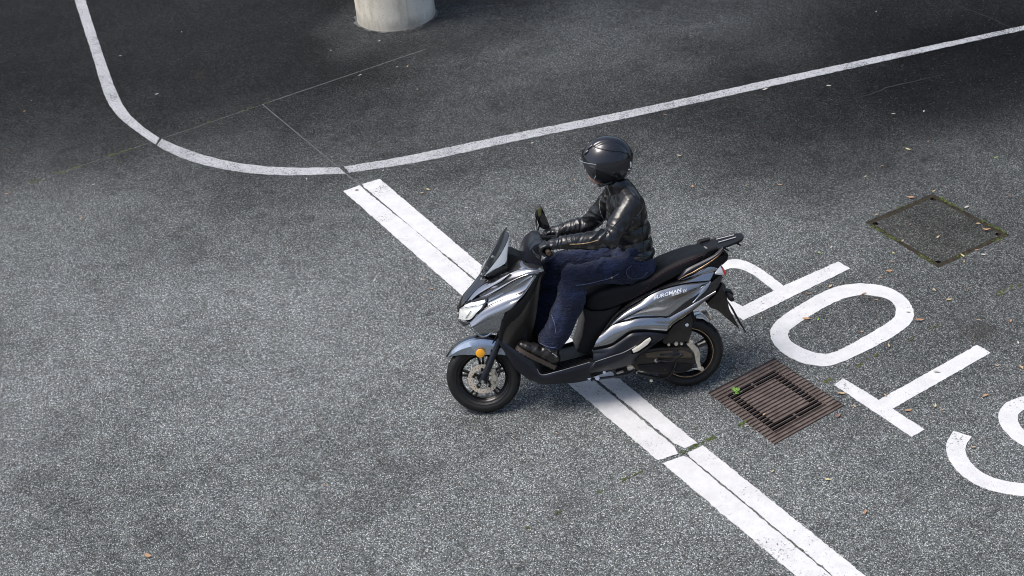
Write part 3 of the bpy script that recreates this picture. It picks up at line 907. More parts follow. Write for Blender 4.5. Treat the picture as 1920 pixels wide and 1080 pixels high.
LEAVES = [
 (1707, 372, 'orange', 75, 140, 'large two tone leaf touching the upper left rim of the manhole'), (1751, 360, 'tan', 42, 20, 'curled tan leaf on the top corner of the manhole'), (1813, 390, 'pale', 60, 20, 'pale leaf outside the mossy upper right rim of the manhole'),
 (1834, 421, 'tan', 48, -20, 'tan leaf on the manhole lid near its right rim'), (1849, 432, 'orange', 60, -25, 'orange leaf nearest the right corner of the manhole lid'), (1644, 404, 'tan', 55, 15, 'tan leaf near the left corner of the manhole'),
 (1706, 422, 'brown', 34, 60, 'small brown leaf on the left half of the manhole lid'), (1759, 446, 'tan', 48, 40, 'tan leaf lying in the middle of the manhole lid'), (1692, 453, 'tan', 48, 40, 'tan leaf on the mossy lower left rim of the manhole'),
 (1702, 471, 'orange', 36, -30, 'orange leaf just below the lower left rim of the manhole'), (1674, 477, 'green', 30, None, 'green leaf left of the lower manhole corner'), (1674, 492, 'brown', 55, 10, None), (1667, 509, 'orange', 62, 5, 'bright orange leaf between the manhole and the letter O'), (1651, 522, 'orange', 44, -20, None),
 (1804, 481, 'yellow', 62, 95, 'yellow upright leaf on the lower right rim of the manhole'), (1807, 492, 'tan', 36, 70, None), (1831, 470, 'orange', 36, 10, None), (1844, 479, 'pale', 46, -10, None), (1876, 456, 'brown', 34, None, None),
 (1752, 545, 'tan', 40, None, None), (1815, 543, 'brown', 50, None, None), (1894, 369, 'brown', 50, -30, 'small brown leaf straight above the right corner of the manhole'), (1918, 375, 'brown', 36, None, 'tiny brown leaf cut by the right edge above the manhole'), (1620, 552, 'orange', 52, 10, 'orange leaf on the top of the letter O'),
 (1558, 465, 'pale', 40, None, None), (1537, 476, 'green', 34, None, None), (1606, 474, 'brown', 34, None, None), (1675, 476, 'yellow', 34, None, None), (1557, 538, 'tan', 58, 40, 'tan leaf between the letters P and O'),
 (1515, 552, 'brown', 56, -35, 'reddish brown leaf on the asphalt between P and O'), (1428, 598, 'tan', 42, 70, 'tan leaf beside the corner of the letter P'), (1512, 599, 'orange', 70, -15, 'orange leaf in the upper left of the ring of the letter O'), (1534, 601, 'green', 44, 50, 'green leaf inside the ring of the letter O'),
 (1643, 563, 'orange', 42, -10, None), (1616, 624, 'orange', 44, None, 'orange leaf at the lower inner edge of the letter O'), (1703, 587, 'pale', 34, 0, 'grey leaf on the right side of the letter O'), (1723, 603, 'orange', 72, 5, 'orange leaf just right of the letter O'), (1779, 563, 'tan', 56, 0, None),
 (1834, 601, 'tan', 36, None, None), (1895, 603, 'orange', 40, None, None), (1666, 650, 'tan', 54, 80, 'tan leaf on the joint between the letters O and T'), (1756, 699, 'pale', 50, -20, 'pale leaf on the stem of the letter T'), (1659, 743, 'tan', 46, 100, 'tan leaf where the stem and bar of the T meet'),
 (1703, 771, 'orange', 64, -10, 'orange leaf in the lower angle of the letter T'), (1578, 739, 'tan', 82, -15, 'long tan leaf at the left tip of the letter T'), (1602, 763, 'tan', 40, 100, None), (1571, 782, 'brown', 52, 40, 'reddish brown leaf below the right corner of the drain grate'),
 (1753, 763, 'yellow', 46, 60, None), (1768, 770, 'orange', 36, 30, None), (1848, 744, 'orange', 48, 10, None), (1851, 790, 'orange', 48, 70, None), (1825, 840, 'tan', 44, 0, 'tan leaf inside the hook of the letter S'), (1869, 687, 'tan', 42, -50, None),
 (1914, 691, 'tan', 66, 95, 'long tan leaf at the right edge above the letter S'), (1909, 644, 'pale', 42, 80, None), (1552, 901, 'yellow', 48, -20, 'yellow leaf alone on the asphalt below the drain grate'), (1448, 886, 'yellow', 36, None, None), (1622, 963, 'orange', 50, None, 'orange leaf right of the lower stop line'),
 (1247, 217, 'brown', 46, -20, None), (1273, 293, 'tan', 56, -35, 'tan leaf right of the rider helmet under the edge line'), (1299, 351, 'orange', 50, 80, 'orange leaf level with the rider collar'), (1399, 349, 'tan', 34, None, None), (1463, 348, 'orange', 54, 0, None), (1623, 332, 'yellow', 36, None, None),
 (1654, 312, 'brown', 46, None, None), (1702, 281, 'yellow', 56, -40, 'bright yellow leaf below the edge line at right'), (1740, 267, 'orange', 36, None, None), (1867, 297, 'green', 50, 30, 'fresh green leaf lying alone near the right edge'), (1643, 23, 'pale', 40, None, None), (1434, 169, 'pale', 62, 0, None),
 (1554, 162, 'pale', 52, -20, None), (1675, 215, 'pale', 40, None, None), (1732, 210, 'pale', 40, 60, None), (711, 78, 'pale', 52, 20, 'pale leaf in front of the concrete column'), (621, 96, 'pale', 34, None, None), (764, 126, 'orange', 46, None, 'orange leaf between the column and the edge line'),
 (745, 127, 'pale', 34, None, None), (675, 143, 'pale', 42, None, None), (783, 169, 'brown', 36, None, None), (718, 322, 'pale', 42, 70, 'pale leaf between the edge line and the end of the stop line'), (803, 357, 'yellow', 56, -35, None), (791, 363, 'tan', 44, 20, None),
 (874, 391, 'pale', 40, -10, None), (669, 358, 'brown', 42, 15, 'brown leaf on the white end of the stop line'), (575, 337, 'pale', 40, None, None), (998, 270, 'pale', 34, None, None), (1077, 338, 'orange', 40, None, 'orange leaf in front of the rider visor'), (59, 190, 'orange', 42, None, 'upper of two small orange leaves left of the curved line'),
 (46, 210, 'orange', 48, 60, 'lower of two small orange leaves left of the curved line'), (13, 365, 'orange', 52, 20, 'orange leaf beside the mossy joint at the left edge'), (226, 106, 'pale', 42, None, None), (294, 178, 'pale', 44, 20, None), (176, 347, 'pale', 50, 0, None), (341, 61, 'pale', 36, None, None),
 (702, 527, 'pale', 44, None, None), (791, 526, 'tan', 50, 80, None), (810, 543, 'orange', 52, -50, 'orange leaf left of the scooter nose'), (152, 411, 'orange', 46, 40, 'small orange leaf alone below the joint at the left'), (278, 1043, 'orange', 60, -40, 'orange leaf near the lower left corner'), (610, 912, 'brown', 40, None, None),
 (800, 1035, 'pale', 30, None, None), (1400, 800, 'tan', 40, None, 'tan leaf at the lower left side of the drain grate'), (1410, 810, 'tan', 30, None, None), (1433, 779, 'orange', 30, 30, 'tiny orange leaf caught in the slots of the drain grate'), (520, 700, 'brown', 30, None, None), (1046, 815, 'brown', 30, None, None)]
ANCH = [('the foot of the concrete column', 740, 50), ('the corner of the curved edge line', 250, 240), ('the far end of the stop line', 680, 350), ('the rider helmet', 1137, 300), ('the top corner of the manhole', 1749, 363), ('the left corner of the manhole', 1622, 417),
        ('the lowest corner of the manhole', 1760, 502), ('the right corner of the manhole', 1893, 440), ('the ring of the letter O', 1580, 610), ('the bar of the letter T', 1650, 765), ('the stem of the letter T', 1800, 680), ('the hook of the letter S', 1800, 840), ('the lowest corner of the drain grate', 1452, 833),
        ('the tail rack of the scooter', 1393, 445), ('the front wheel of the scooter', 907, 703), ('the right end of the edge line', 1900, 55), ('the long edge line', 1450, 160), ('the upper left corner', 0, 0), ('the lower left corner', 0, 1080), ('the right edge', 1920, 620)]
LABS = []
for L in LEAVES:
    lab = L[5]
    if not lab:
        n_, ax_, ay_ = min(ANCH, key=lambda a: math.hypot(a[1] - L[0], a[2] - L[1]))
        dx_, dy_ = L[0] - ax_, L[1] - ay_; dist = math.hypot(dx_, dy_)
        side = ('right of' if dx_ > 0 else 'left of') if abs(dx_) > 2.2 * abs(dy_) else ('in front of' if dy_ > 0 else 'beyond') if abs(dy_) > 2.2 * abs(dx_) else ('below and right of' if dx_ > 0 else 'below and left of') if dy_ > 0 else ('beyond and right of' if dx_ > 0 else 'beyond and left of')
        near_ = 'just ' if dist < 60 else '' if dist < 170 else 'well '
        lab = {'tan': 'small dry tan leaf', 'orange': 'small dry orange leaf', 'yellow': 'small yellowed leaf', 'green': 'small green leaf', 'pale': 'small bleached leaf', 'brown': 'small brown leaf'}[L[2]] + ' ' + near_ + side + ' ' + (n_ if near_ != 'just ' or len(n_) < 25 else n_).replace('the foot of the concrete column', 'the concrete column').replace('the corner of the curved edge line', 'the curve of the edge line').replace('the tail rack of the scooter', 'the scooter rack')
    LABS.append(lab)
for L, lab in zip(LEAVES, LABS): leaf(*L[:5], lab)
#==BIKE==
# ------------------------------------------------------------------ scooter
scooter = empty('motor_scooter', (0, 0, 0), (-LEAN, 0, 0))
tag(scooter, 'grey metallic maxi scooter leaning as it crosses the stop line', 'scooter')
S = scooter
LC = Vector(tuple(map(float, _un(CAM))))
def bvh_of(o):
    me = o.data
    return BVHTree.FromPolygons([v.co for v in me.vertices], [p.vertices[:] for p in me.polygons])
def drape(pxs, bvh, lift=.002):
    out = []
    for x, y in pxs:
        dv = Vector(tuple(map(float, _un(ray(x, y))))).normalized()
        h = bvh.ray_cast(LC, dv)
        if h[0] is not None: out.append(h[0] - dv * lift)
    return out

BAREND = plain('bronze_bar_end', (.085, .055, .034), .4, .5)
PEG = plain('peg_alloy', (.74, .71, .62), .45, .25)
TRIM = plain('grey_trim', (.16, .165, .18), .4)
# ---- wheels
def wheel(name, x, Rt, wt, rim_r, steer, gold, nsp):
    hw = wt / 2
    bm = bmesh.new()                                     # rim barrel, spokes and hub
    rb = rim_r
    add_lathe(bm, [(rb, -hw * .72), (rb + .006, -hw * .70), (rb + .002, -hw * .55), (rb - .012, -hw * .30), (rb - .012, hw * .30), (rb + .002, hw * .55), (rb + .006, hw * .70), (rb, hw * .72), (rb - .008, hw * .62), (rb - .022, hw * .25), (rb - .022, -hw * .25), (rb - .008, -hw * .62)], x, Rt, 72)
    add_lathe(bm, [(.012, -.04), (.034, -.04), (.036, -.02), (.036, .03), (.03, .04), (.012, .04)], x, Rt, 32)
    for k in range(nsp):
        a0 = 2 * math.pi * k / nsp + .35
        for dl in (-.13, .13):
            a = a0 + dl
            r0, r1 = .03, rb - .016
            c = Vector((x + math.cos(a0 + dl * .75) * (r0 + r1) / 2, 0, Rt + math.sin(a0 + dl * .75) * (r0 + r1) / 2))
            dirv = Vector((math.cos(a) * r1 - math.cos(a0 + dl * .4) * r0, 0, math.sin(a) * r1 - math.sin(a0 + dl * .4) * r0))
            ang = math.atan2(dirv.z, dirv.x)
            add_box(bm, c, (dirv.length + .012, .024, .013), Matrix.Rotation(-ang, 3, 'Y'))
    wo = finish(name, bm, ALLOYBLK, S, steer=steer)
    bm = bmesh.new()                                     # tyre
    ri, ro = rb + .003, Rt
    prof = [(ri, -hw * .70), (ri + .010, -hw * .82), (ri + .0125, -hw * .90), (ri + .016, -hw * .885), (ri + (ro - ri) * .35, -hw * .97), (ri + (ro - ri) * .42, -hw * 1.0), (ri + (ro - ri) * .55, -hw), (ro - .020, -hw * .92), (ro - .010, -hw * .74), (ro - .004, -hw * .5), (ro - .0005, -hw * .25), (ro, 0)]
    prof = prof + [(r, -y) for r, y in prof[-2::-1]]
    SEG = 168; rings = []
    for k in range(SEG):
        a = 2 * math.pi * k / SEG; ring = []
        for i, (r, y) in enumerate(prof):
            ph = (k + (i if y < 0 else len(prof) - 1 - i) * 2) % 8
            if ro - .013 < r < ro - .0002 and ph in (0, 1): r -= .0075
            ring.append(bm.verts.new((x + r * math.cos(a), y, Rt + r * math.sin(a))))
        rings.append(ring)
    for k in range(SEG):
        A, B = rings[k], rings[(k + 1) % SEG]
        for i in range(len(prof) - 1): bm.faces.new((A[i], A[i + 1], B[i + 1], B[i]))
    bmesh.ops.recalc_face_normals(bm, faces=bm.faces[:])
    finish('tyre', bm, RUBBER, wo, angle=40, steer=steer)
    if gold:
        bm = bmesh.new(); add_lathe(bm, [(gold, -hw * .735), (gold + .0045, -hw * .735), (gold + .0045, -hw * .68), (gold, -hw * .68)], x, Rt, 96)
        finish('rim_stripe', bm, GOLD, wo, steer=steer)
    return wo
fw_ = wheel('front_wheel', -.645, .2335, .092, .158, True, None, 5)
rw_ = wheel('rear_wheel', .645, .2325, .104, .158, False, .1605, 5)

# front brake
bm = bmesh.new(); add_lathe(bm, [(.066, -.050), (.095, -.050), (.095, -.046), (.066, -.046)], -.645, .2335, 72)
rotor = finish('brake_disc', bm, DISCMET, S, steer=True)
bm = bmesh.new()
for k in range(30):
    a = 2 * math.pi * k / 30; r = (.0735, .081, .0875)[k % 3]
    c = Vector((-.645 + r * math.cos(a), -.0503, .2335 + r * math.sin(a)))
    add_cyl(bm, c, c + Vector((0, .004, 0)), .0028, None, 8)
finish('drilled_holes', bm, PIT, rotor, steer=True)
bm = bmesh.new()
for k in range(5):
    a = 2 * math.pi * k / 5 + .3
    c = Vector((-.645 + .05 * math.cos(a), -.047, .2335 + .05 * math.sin(a)))
    add_box(bm, c, (.046, .006, .016), Matrix.Rotation(-a, 3, 'Y'))
finish('disc_carrier', bm, ALLOYBLK, rotor, steer=True)
bm = bmesh.new()
for k in range(5):
    a = 2 * math.pi * k / 5 + .3
    c = Vector((-.645 + .045 * math.cos(a), -.056, .2335 + .045 * math.sin(a)))
    add_cyl(bm, c, c + Vector((0, .008, 0)), .0068, .0068, 8)
c = Vector((-.645, -.108, .2335)); add_cyl(bm, c, c + Vector((0, .03, 0)), .0115, .0125, 10)
finish('axle_bolts', bm, STEEL, rotor, steer=True)
# fork legs
for s in (-1, 1):
    bm = bmesh.new()
    rk = Vector((.47, 0, .88)).normalized(); a = Vector((-.645, s * .083, .2335)) + rk * -.012
    add_tube(bm, [a, a + rk * .01, a + rk * .30, a + rk * .31], [.018, .021, .0205, .017], 16)
    add_tube(bm, [a + rk * .30, a + rk * .55], .0145, 12)
    finish('fork_leg', bm, NAVYBLK, S, steer=True)
# caliper and hose
bm = bmesh.new()
cal = Vector((-.5775, -.072, .252))
for p, s_, ry in (((0, 0, .03), (.030, .030, .045), 20), ((.004, -.002, -.008), (.034, .034, .040), -5), ((-.006, 0, -.045), (.022, .022, .040), -25), ((-.012, 0, .058), (.018, .016, .032), 35)):
    v = add_box(bm, cal + Vector(p), s_, Matrix.Rotation(R(ry), 3, 'Y'))
bmesh.ops.bevel(bm, geom=bm.edges[:], offset=.005, segments=2, affect='EDGES')
for p in ((-.012, -.018, .028), (-.014, -.02, .002), (-.010, -.016, -.03)): add_cyl(bm, cal + Vector(p), cal + Vector(p) + Vector((0, -.006, 0)), .009, None, 10)
finish('brake_caliper', bm, ALU, S, steer=True)
bm = bmesh.new(); add_box(bm, (-.567, -.085, .365), (.040, .014, .020), Matrix.Rotation(R(30), 3, 'Y'))
bmesh.ops.bevel(bm, geom=bm.edges[:], offset=.003, segments=2, affect='EDGES')
finish('fork_bracket', bm, ALU, S, steer=True)
bm = bmesh.new(); add_tube(bm, [tuple(p) for p in crom([(-.545, -.08, .25), (-.53, -.085, .30), (-.54, -.085, .35), (-.57, -.08, .38), (-.565, -.07, .45), (-.52, -.06, .52)], 24)], .005, 8)
finish('brake_hose', bm, RUBBER, S, steer=True)
# front mudguard: crown and painted cheeks swept round the tyre
def guard(a0, a1, secf, name, mat, n=26):
    rows = []
    for i in range(n):
        t = i / (n - 1); a = R(a0 + (a1 - a0) * t)
        rows.append([Vector((-.645 + r * math.cos(a), y, .2335 + r * math.sin(a))) for r, y in secf(t)])
    bm = bmesh.new(); V = [[bm.verts.new(p) for p in r] for r in rows]
    for A, B in zip(V, V[1:]):
        for i in range(len(A) - 1): bm.faces.new((A[i], A[i + 1], B[i + 1], B[i]))
    bmesh.ops.recalc_face_normals(bm, faces=bm.faces[:])
    r0 = sum((f.normal.dot(f.calc_center_median() - Vector((-.645, 0, .2335))) for f in bm.faces))
    if r0 < 0: bmesh.ops.reverse_faces(bm, faces=bm.faces[:])
    bmesh.ops.solidify(bm, geom=bm.faces[:], thickness=.004)
    return finish(name, bm, mat, S, angle=28, steer=True)
def drop(t): return float(np.interp(t, [0, .12, .3, .55, .8, 1.0], [.004, .035, .075, .105, .085, .05]))
def tipw(t): return float(np.interp(t, [0, .12, .4, 1.0], [.018, .046, .066, .070]))
guard(146, 40, lambda t: [(.262 + .012 * t, -tipw(t) * .62), (.268 + .015 * t, -tipw(t) * .3), (.270 + .016 * t, 0), (.268 + .015 * t, tipw(t) * .3), (.262 + .012 * t, tipw(t) * .62)], 'mudguard_crown', GLOSSBLK)
for s in (-1, 1):
    guard(143, 44, lambda t: [(.263 + .012 * t, s * tipw(t) * .58), (.257 + .012 * t, s * (tipw(t) * .9 + .002)), (.257 + .010 * t - drop(t) * .35, s * (tipw(t) + .010)), (.256 + .010 * t - drop(t), s * (tipw(t) + .006))], 'mudguard_cheek', FENDPAINT)
for s in (-1, 1):
    bm = bmesh.new(); c = Vector((-.650, s * .088, .428)) if s < 0 else Vector((-.650, .083, .40))
    add_tube(bm, [c, c + Vector((0, s * .004, 0)), c + Vector((0, s * .009, 0)), c + Vector((0, s * .011, 0))], [.026, .0285, .0275, .022], 24)
    rf = finish('side_reflector', bm, AMBER, S)
    rf['label'] = 'round amber reflector on the mudguard'

# ---- dark cores behind the panels
px_prism('frame_core', [(934, 634), (948, 590), (975, 540), (1000, 512), (1014, 520), (1004, 560), (990, 600), (985, 650), (1000, 700), (1010, 712), (985, 705), (965, 688), (948, 664)], -.1, -.13, .13, MATBLK, S, .01)
px_prism('nose_core', [(866, 592), (872, 570), (905, 535), (950, 510), (1000, 510), (990, 545), (950, 600), (932, 622), (905, 622), (880, 606)], -.06, -.085, .085, MATBLK, S, .01)
px_prism('belly_core', [(975, 690), (1016, 704), (1100, 683), (1196, 650), (1245, 628), (1238, 634), (1196, 665), (1187, 681), (1107, 708), (1016, 717), (985, 703)], -.14, -.15, .15, MATBLK, S, .006)
px_prism('tail_core', [(1133, 617), (1152, 592), (1175, 572), (1225, 543), (1268, 525), (1305, 503), (1335, 488), (1360, 477), (1361, 486), (1352, 500), (1353, 515), (1338, 545), (1318, 560), (1258, 594), (1248, 618), (1200, 617), (1180, 622), (1150, 640), (1116, 650)], -.1, -.095, .095, MATBLK, S, .012)
px_prism('seat_base_panel', [(1092, 577), (1110, 583), (1135, 582), (1168, 570), (1152, 592), (1131, 619), (1112, 654), (1103, 665), (1082, 661), (1092, 630), (1096, 600)], -.12, -.125, .125, MATBLK, S, .012)

# ---- front bodywork
px_loft('upper_cowl', [[(869, 567, -.03), (885, 549, -.05), (900, 535.5, -.06), (922, 523, -.07), (951, 510, -.085)],
                       [(874, 569, -.06), (890, 552, -.085), (912, 537, -.105), (935, 522, -.125), (956, 510, -.138)],
                       [(880, 567, -.08), (896, 553, -.10), (921, 538, -.128), (940, 527.5, -.145), (958, 514, -.152)]], GREYPAINT, S, bulge=(.004, .004), sub=5)
px_loft('dash_side', [[(951, 511, -.10), (964, 496, -.085), (976, 487, -.08), (1000, 492, -.09), (1018, 500, -.115)],
                      [(954, 512, -.135), (968, 506, -.155), (985, 503, -.172), (1002, 503.5, -.185), (1019.5, 508, -.20)]], GREYPAINT, S, bulge=(.012,), sub=5)
px_loft('front_wing', [[(896, 553, -.10), (921, 538, -.122), (940, 527.5, -.136), (958, 512, -.142), (985, 504, -.174), (1019, 509, -.202)],
                       [(900, 556, -.112), (921, 545, -.136), (945, 531, -.16), (966, 520, -.176), (990, 511, -.192), (1012, 510.5, -.205)],
                       [(903, 557.5, -.125), (917, 552.6, -.148), (939, 541, -.170), (962, 526.5, -.190), (986, 516, -.205), (1006, 512.5, -.211)]], GREYPAINT, S, bulge=(-.003, .006), sub=5)
px_loft('wing_recess', [[(912, 557, -.148), (939, 541.5, -.169), (962, 527, -.189), (986, 516.5, -.204), (1005.5, 513, -.210)],
                        [(911, 568, -.148), (943, 551, -.166), (966, 537, -.183), (990, 522, -.200), (1005, 514, -.209)],
                        [(909, 577, -.160), (946, 560.5, -.184), (983, 545, -.205), (996, 530, -.210), (1005.5, 514.5, -.211)]], GREYPAINT, S, bulge=(-.006, -.006), sub=5)
px_loft('lower_wing', [[(880, 604, -.125), (906, 580, -.158), (946, 561, -.184), (983, 545.5, -.205), (1005, 515, -.212)],
                       [(882, 608, -.145), (911, 588, -.178), (946, 572, -.200), (976, 556, -.214), (1004, 517, -.216)],
                       [(885, 613.5, -.165), (915, 598.5, -.19), (946, 586.5, -.21), (967, 570, -.219), (1003, 520, -.2165)]], GREYPAINT, S, bulge=(.003, .005), sub=5)
px_loft('chin_panel', [[(885.5, 614, -.160), (915, 599, -.185), (946, 587, -.203)],
                       [(893, 622, -.150), (918, 612, -.175), (942, 601, -.194)],
                       [(903, 629, -.125), (925, 625, -.145), (936, 620, -.17)]], GREYPAINT, S, bulge=(.003, .004), sub=4)
px_loft('chin_trim', [[(877, 609, -.135), (886, 618, -.140), (900, 628, -.135), (911, 629, -.137), (924, 621, -.150)],
                      [(877, 612, -.130), (887, 622, -.136), (901, 632, -.130), (913, 632, -.132), (925, 624, -.145)]], FENDPAINT, S, bulge=(.004,), sub=4)
# headlamp
px_loft('headlamp', [[(871, 572, -.085), (884, 567, -.10), (898, 563.5, -.125), (911, 561.5, -.148)],
                     [(862, 579, -.055), (876, 580, -.10), (892, 577, -.135), (908, 570, -.152)],
                     [(859.5, 598, -.05), (872, 600, -.10), (883, 598, -.128), (896, 584, -.148)]], LAMPWHITE, S, bulge=(.006, .004), sub=5, n=16)
px_loft('headlamp_bezel', [[(911.5, 556, -.142), (905, 572, -.152), (893, 590, -.142), (882, 601.5, -.130), (871, 604, -.10), (858, 601, -.045)],
                           [(917, 553, -.150), (909, 577, -.161), (896, 596, -.150), (881, 607, -.132), (869, 612, -.09), (864, 608, -.03)]], GLOSSBLK, S, bulge=(.004,), sub=4)
px_loft('lamp_brow', [[(868, 568, -.04), (880, 566, -.082), (897, 558.5, -.12), (916, 553, -.149)],
                      [(870, 572, -.055), (884, 568.5, -.098), (898, 565, -.125), (912, 561, -.150)]], GLOSSBLK, S, bulge=(.005,), sub=4)
bm = bmesh.new()
for a, b in (((872, 577, -.10), (893, 573, -.14)), ((873, 597, -.11), (883, 583, -.13))):
    add_tube(bm, [bk(*a), bk(*b)], .0018, 6)
finish('lamp_divider', bm, ALLOYBLK, S)
# black spine from nose to screen
rowc = [(858, 574, 0), (868, 553, 0), (885, 532.5, 0), (900, 512.5, 0), (908, 499, 0)]
rowl = [(863, 577, -.05), (872, 566, -.058), (887, 549, -.066), (905, 533, -.073), (922, 521, -.080)]
C3 = [bk(*p) for p in rowc]; L3 = [bk(*p) for p in rowl]; R3 = [Vector((p.x, -p.y, p.z)) for p in L3]
finish('nose_spine', loft_bm([L3, C3, R3], n=20, sub=6, out=Vector((-1, 0, .6)), thick=.006, smooth_rows=True), GLOSSBLK, S)
bm = bmesh.new(); p = bk(858, 577, 0); add_box(bm, p + Vector((.012, 0, -.005)), (.03, .07, .05)); bmesh.ops.bevel(bm, geom=bm.edges[:], offset=.01, segments=3, affect='EDGES')
finish('nose_tip', bm, GLOSSBLK, S)
# screen
c_ = [bk(899, 516, 0), bk(908, 497, 0), bk(925, 468, 0), bk(938, 444, 0), bk(945, 432.5, 0)]
m_ = [bk(903, 519, -.06), bk(914, 500, -.07), bk(931, 473, -.075), bk(944, 448, -.07), bk(951, 435, -.05)]
e_ = [bk(907, 517, -.10), bk(920, 500, -.115), bk(937, 477, -.12), bk(949, 455, -.11), bk(954.5, 440, -.085)]
mir = lambda r: [Vector((p.x, -p.y, p.z)) for p in r]
finish('windscreen', loft_bm([e_, m_, c_, mir(m_), mir(e_)], n=18, sub=5, out=Vector((-1, 0, .6)), thick=.004, smooth_rows=True), SCREEN, S)
def off_(r, d): return [p + Vector(d) for p in r]
finish('screen_mount', loft_bm([off_(e_[:3], (.008, .006, -.004)), off_(m_[:3], (.012, 0, -.006)), off_(c_[:3], (.014, 0, -.008)), mir(off_(m_[:3], (.012, 0, -.006))), mir(off_(e_[:3], (.008, .006, -.004)))], n=12, sub=4, out=Vector((-1, 0, .6)), thick=.006, smooth_rows=True), GLOSSBLK, S)
px_loft('screen_wing', [[(908, 517, -.104), (921, 501, -.118), (938, 478, -.122), (950, 456, -.112), (955.5, 441, -.087)],
                        [(912, 516, -.12), (927, 506, -.14), (942, 497, -.15), (949.5, 489, -.148), (952, 470, -.13)]], SCREENL, S, bulge=(.003,), sub=4)
px_loft('screen_wing_foot', [[(910, 516, -.118), (925, 506, -.138), (940, 500, -.15), (950, 499, -.148)],
                             [(914, 519, -.112), (930, 513, -.13), (944, 505, -.142), (953, 501, -.14)]], GLOSSBLK, S, bulge=(.003,), sub=3)
bm = bmesh.new()
for x, y, yy in ((907.5, 500, -.045), (924.5, 481.5, -.065), (904.5, 514, -.07), (904, 523, -.075)):
    p = bk(x, y, yy); add_tube(bm, [p + Vector((.004, 0, -.004)), p + Vector((-.006, -.004, .004))], [.011, .008], 10)
finish('screen_bolts', bm, STEEL, S)
# dash and handlebar cover
px_prism('dash_cover', [(950, 508), (951, 490), (953, 473), (962, 474), (978, 481), (1000, 490), (1012, 503), (1000, 506), (975, 503)], -.05, -.085, .085, MATBLK, S, .012)
px_prism('handlebar_cover', [(975, 478), (980, 462), (988, 450), (1000, 441), (1012, 440), (1018, 450), (1014, 468), (1012, 480), (1017, 497), (1003, 494), (988, 486)], 0, -.12, .12, NAVYBLK, S, .02, top=.92)
for s, (cx, cy, cz) in ((-1, (-.195, -.30, 1.105)), (1, (-.115, .30, 1.01))):
    c = Vector((cx, cy, cz)); inner = Vector((-.215, s * .10, 1.06))
    bm = bmesh.new(); add_tube(bm, [inner, c + Vector((0, -s * .09, 0)), c + Vector((.005, s * .07, 0))], .0155, 14)
    finish('grip', bm, RUBBER, S)
    bm = bmesh.new(); add_cyl(bm, c + Vector((.005, s * .07, 0)), c + Vector((.006, s * .092, 0)), .0165, .013, 14)
    finish('bar_end', bm, BAREND if s < 0 else ALLOYBLK, S)
    bm = bmesh.new(); add_tube(bm, [tuple(p) for p in crom([c + Vector((-.035, -s * .10, .01)), c + Vector((-.075, -s * .05, .0)), c + Vector((-.07, s * .03, -.012)), c + Vector((-.045, s * .085, -.02))], 14)], [.011] * 4 + [.008] * 6 + [.009] * 4, 8)
    finish('brake_lever', bm, ALLOYBLK, S)
    bm = bmesh.new(); add_box(bm, c + Vector((-.008, -s * .10, -.006)), (.06, .05, .062)); bmesh.ops.bevel(bm, geom=bm.edges[:], offset=.012, segments=3, affect='EDGES')
    finish('switch_housing', bm, MATBLK, S)
px_prism('left_hand_guard', [(992, 464), (1000, 455), (1014, 450), (1020, 455), (1012, 463), (1012, 470), (1001, 476), (994, 472)], -.22, -.27, -.17, NAVYBLK, S, .01)
px_prism('lever_shroud', [(1010, 472), (1022, 472), (1033, 468), (1037, 478), (1030, 481), (1014, 477)], -.30, -.315, -.285, MATBLK, S, .004)
# mirror on its stalk
y_ = .30
hd = [bk(x, y, y_) for x, y in ((1008, 390), (1012, 386), (1017, 390), (1023, 404), (1031, 424), (1029, 431), (1018, 429), (1010, 424), (1005, 408))]
bm = bmesh.new(); add_prism(bm, [(p.x, p.z) for p in hd], y_ - .02, y_ + .045, .010)
mh = finish('mirror_head', bm, GLOSSBLK, S)
hs = [bk(x, y, y_ - .012) for x, y in ((1001, 400), (1004, 391), (1011, 385.5), (1015, 390), (1013, 404), (1009, 411), (1003, 409))]
bm = bmesh.new(); add_prism(bm, [(p.x, p.z) for p in hs], y_ - .05, y_ + .03, .012); finish('mirror_shell', bm, GLOSSBLK, mh)
gl = [bk(x, y, y_ - .06) for x, y in ((1008.5, 393), (1012, 389), (1015.5, 391.5), (1014.5, 403), (1011, 407.5), (1008.5, 402))]
bm = bmesh.new(); add_prism(bm, [(p.x, p.z) for p in gl], y_ - .056, y_ - .04, .002); finish('mirror_glass', bm, plain('mirror_olive_reflection', (.20, .20, .09), .2, .7), mh)  # olive reflection is put into the glass colour
bm = bmesh.new(); add_tube(bm, [bk(1005, 410, y_ - .03), bk(1005, 424, y_ - .05), bk(1006, 444, y_ - .1)], .006, 8); add_tube(bm, [bk(1011, 424, y_ - .02), bk(1008, 432, y_ - .06), bk(1006, 446, y_ - .12)], .006, 8)
finish('mirror_stalk', bm, ALLOYBLK, S)

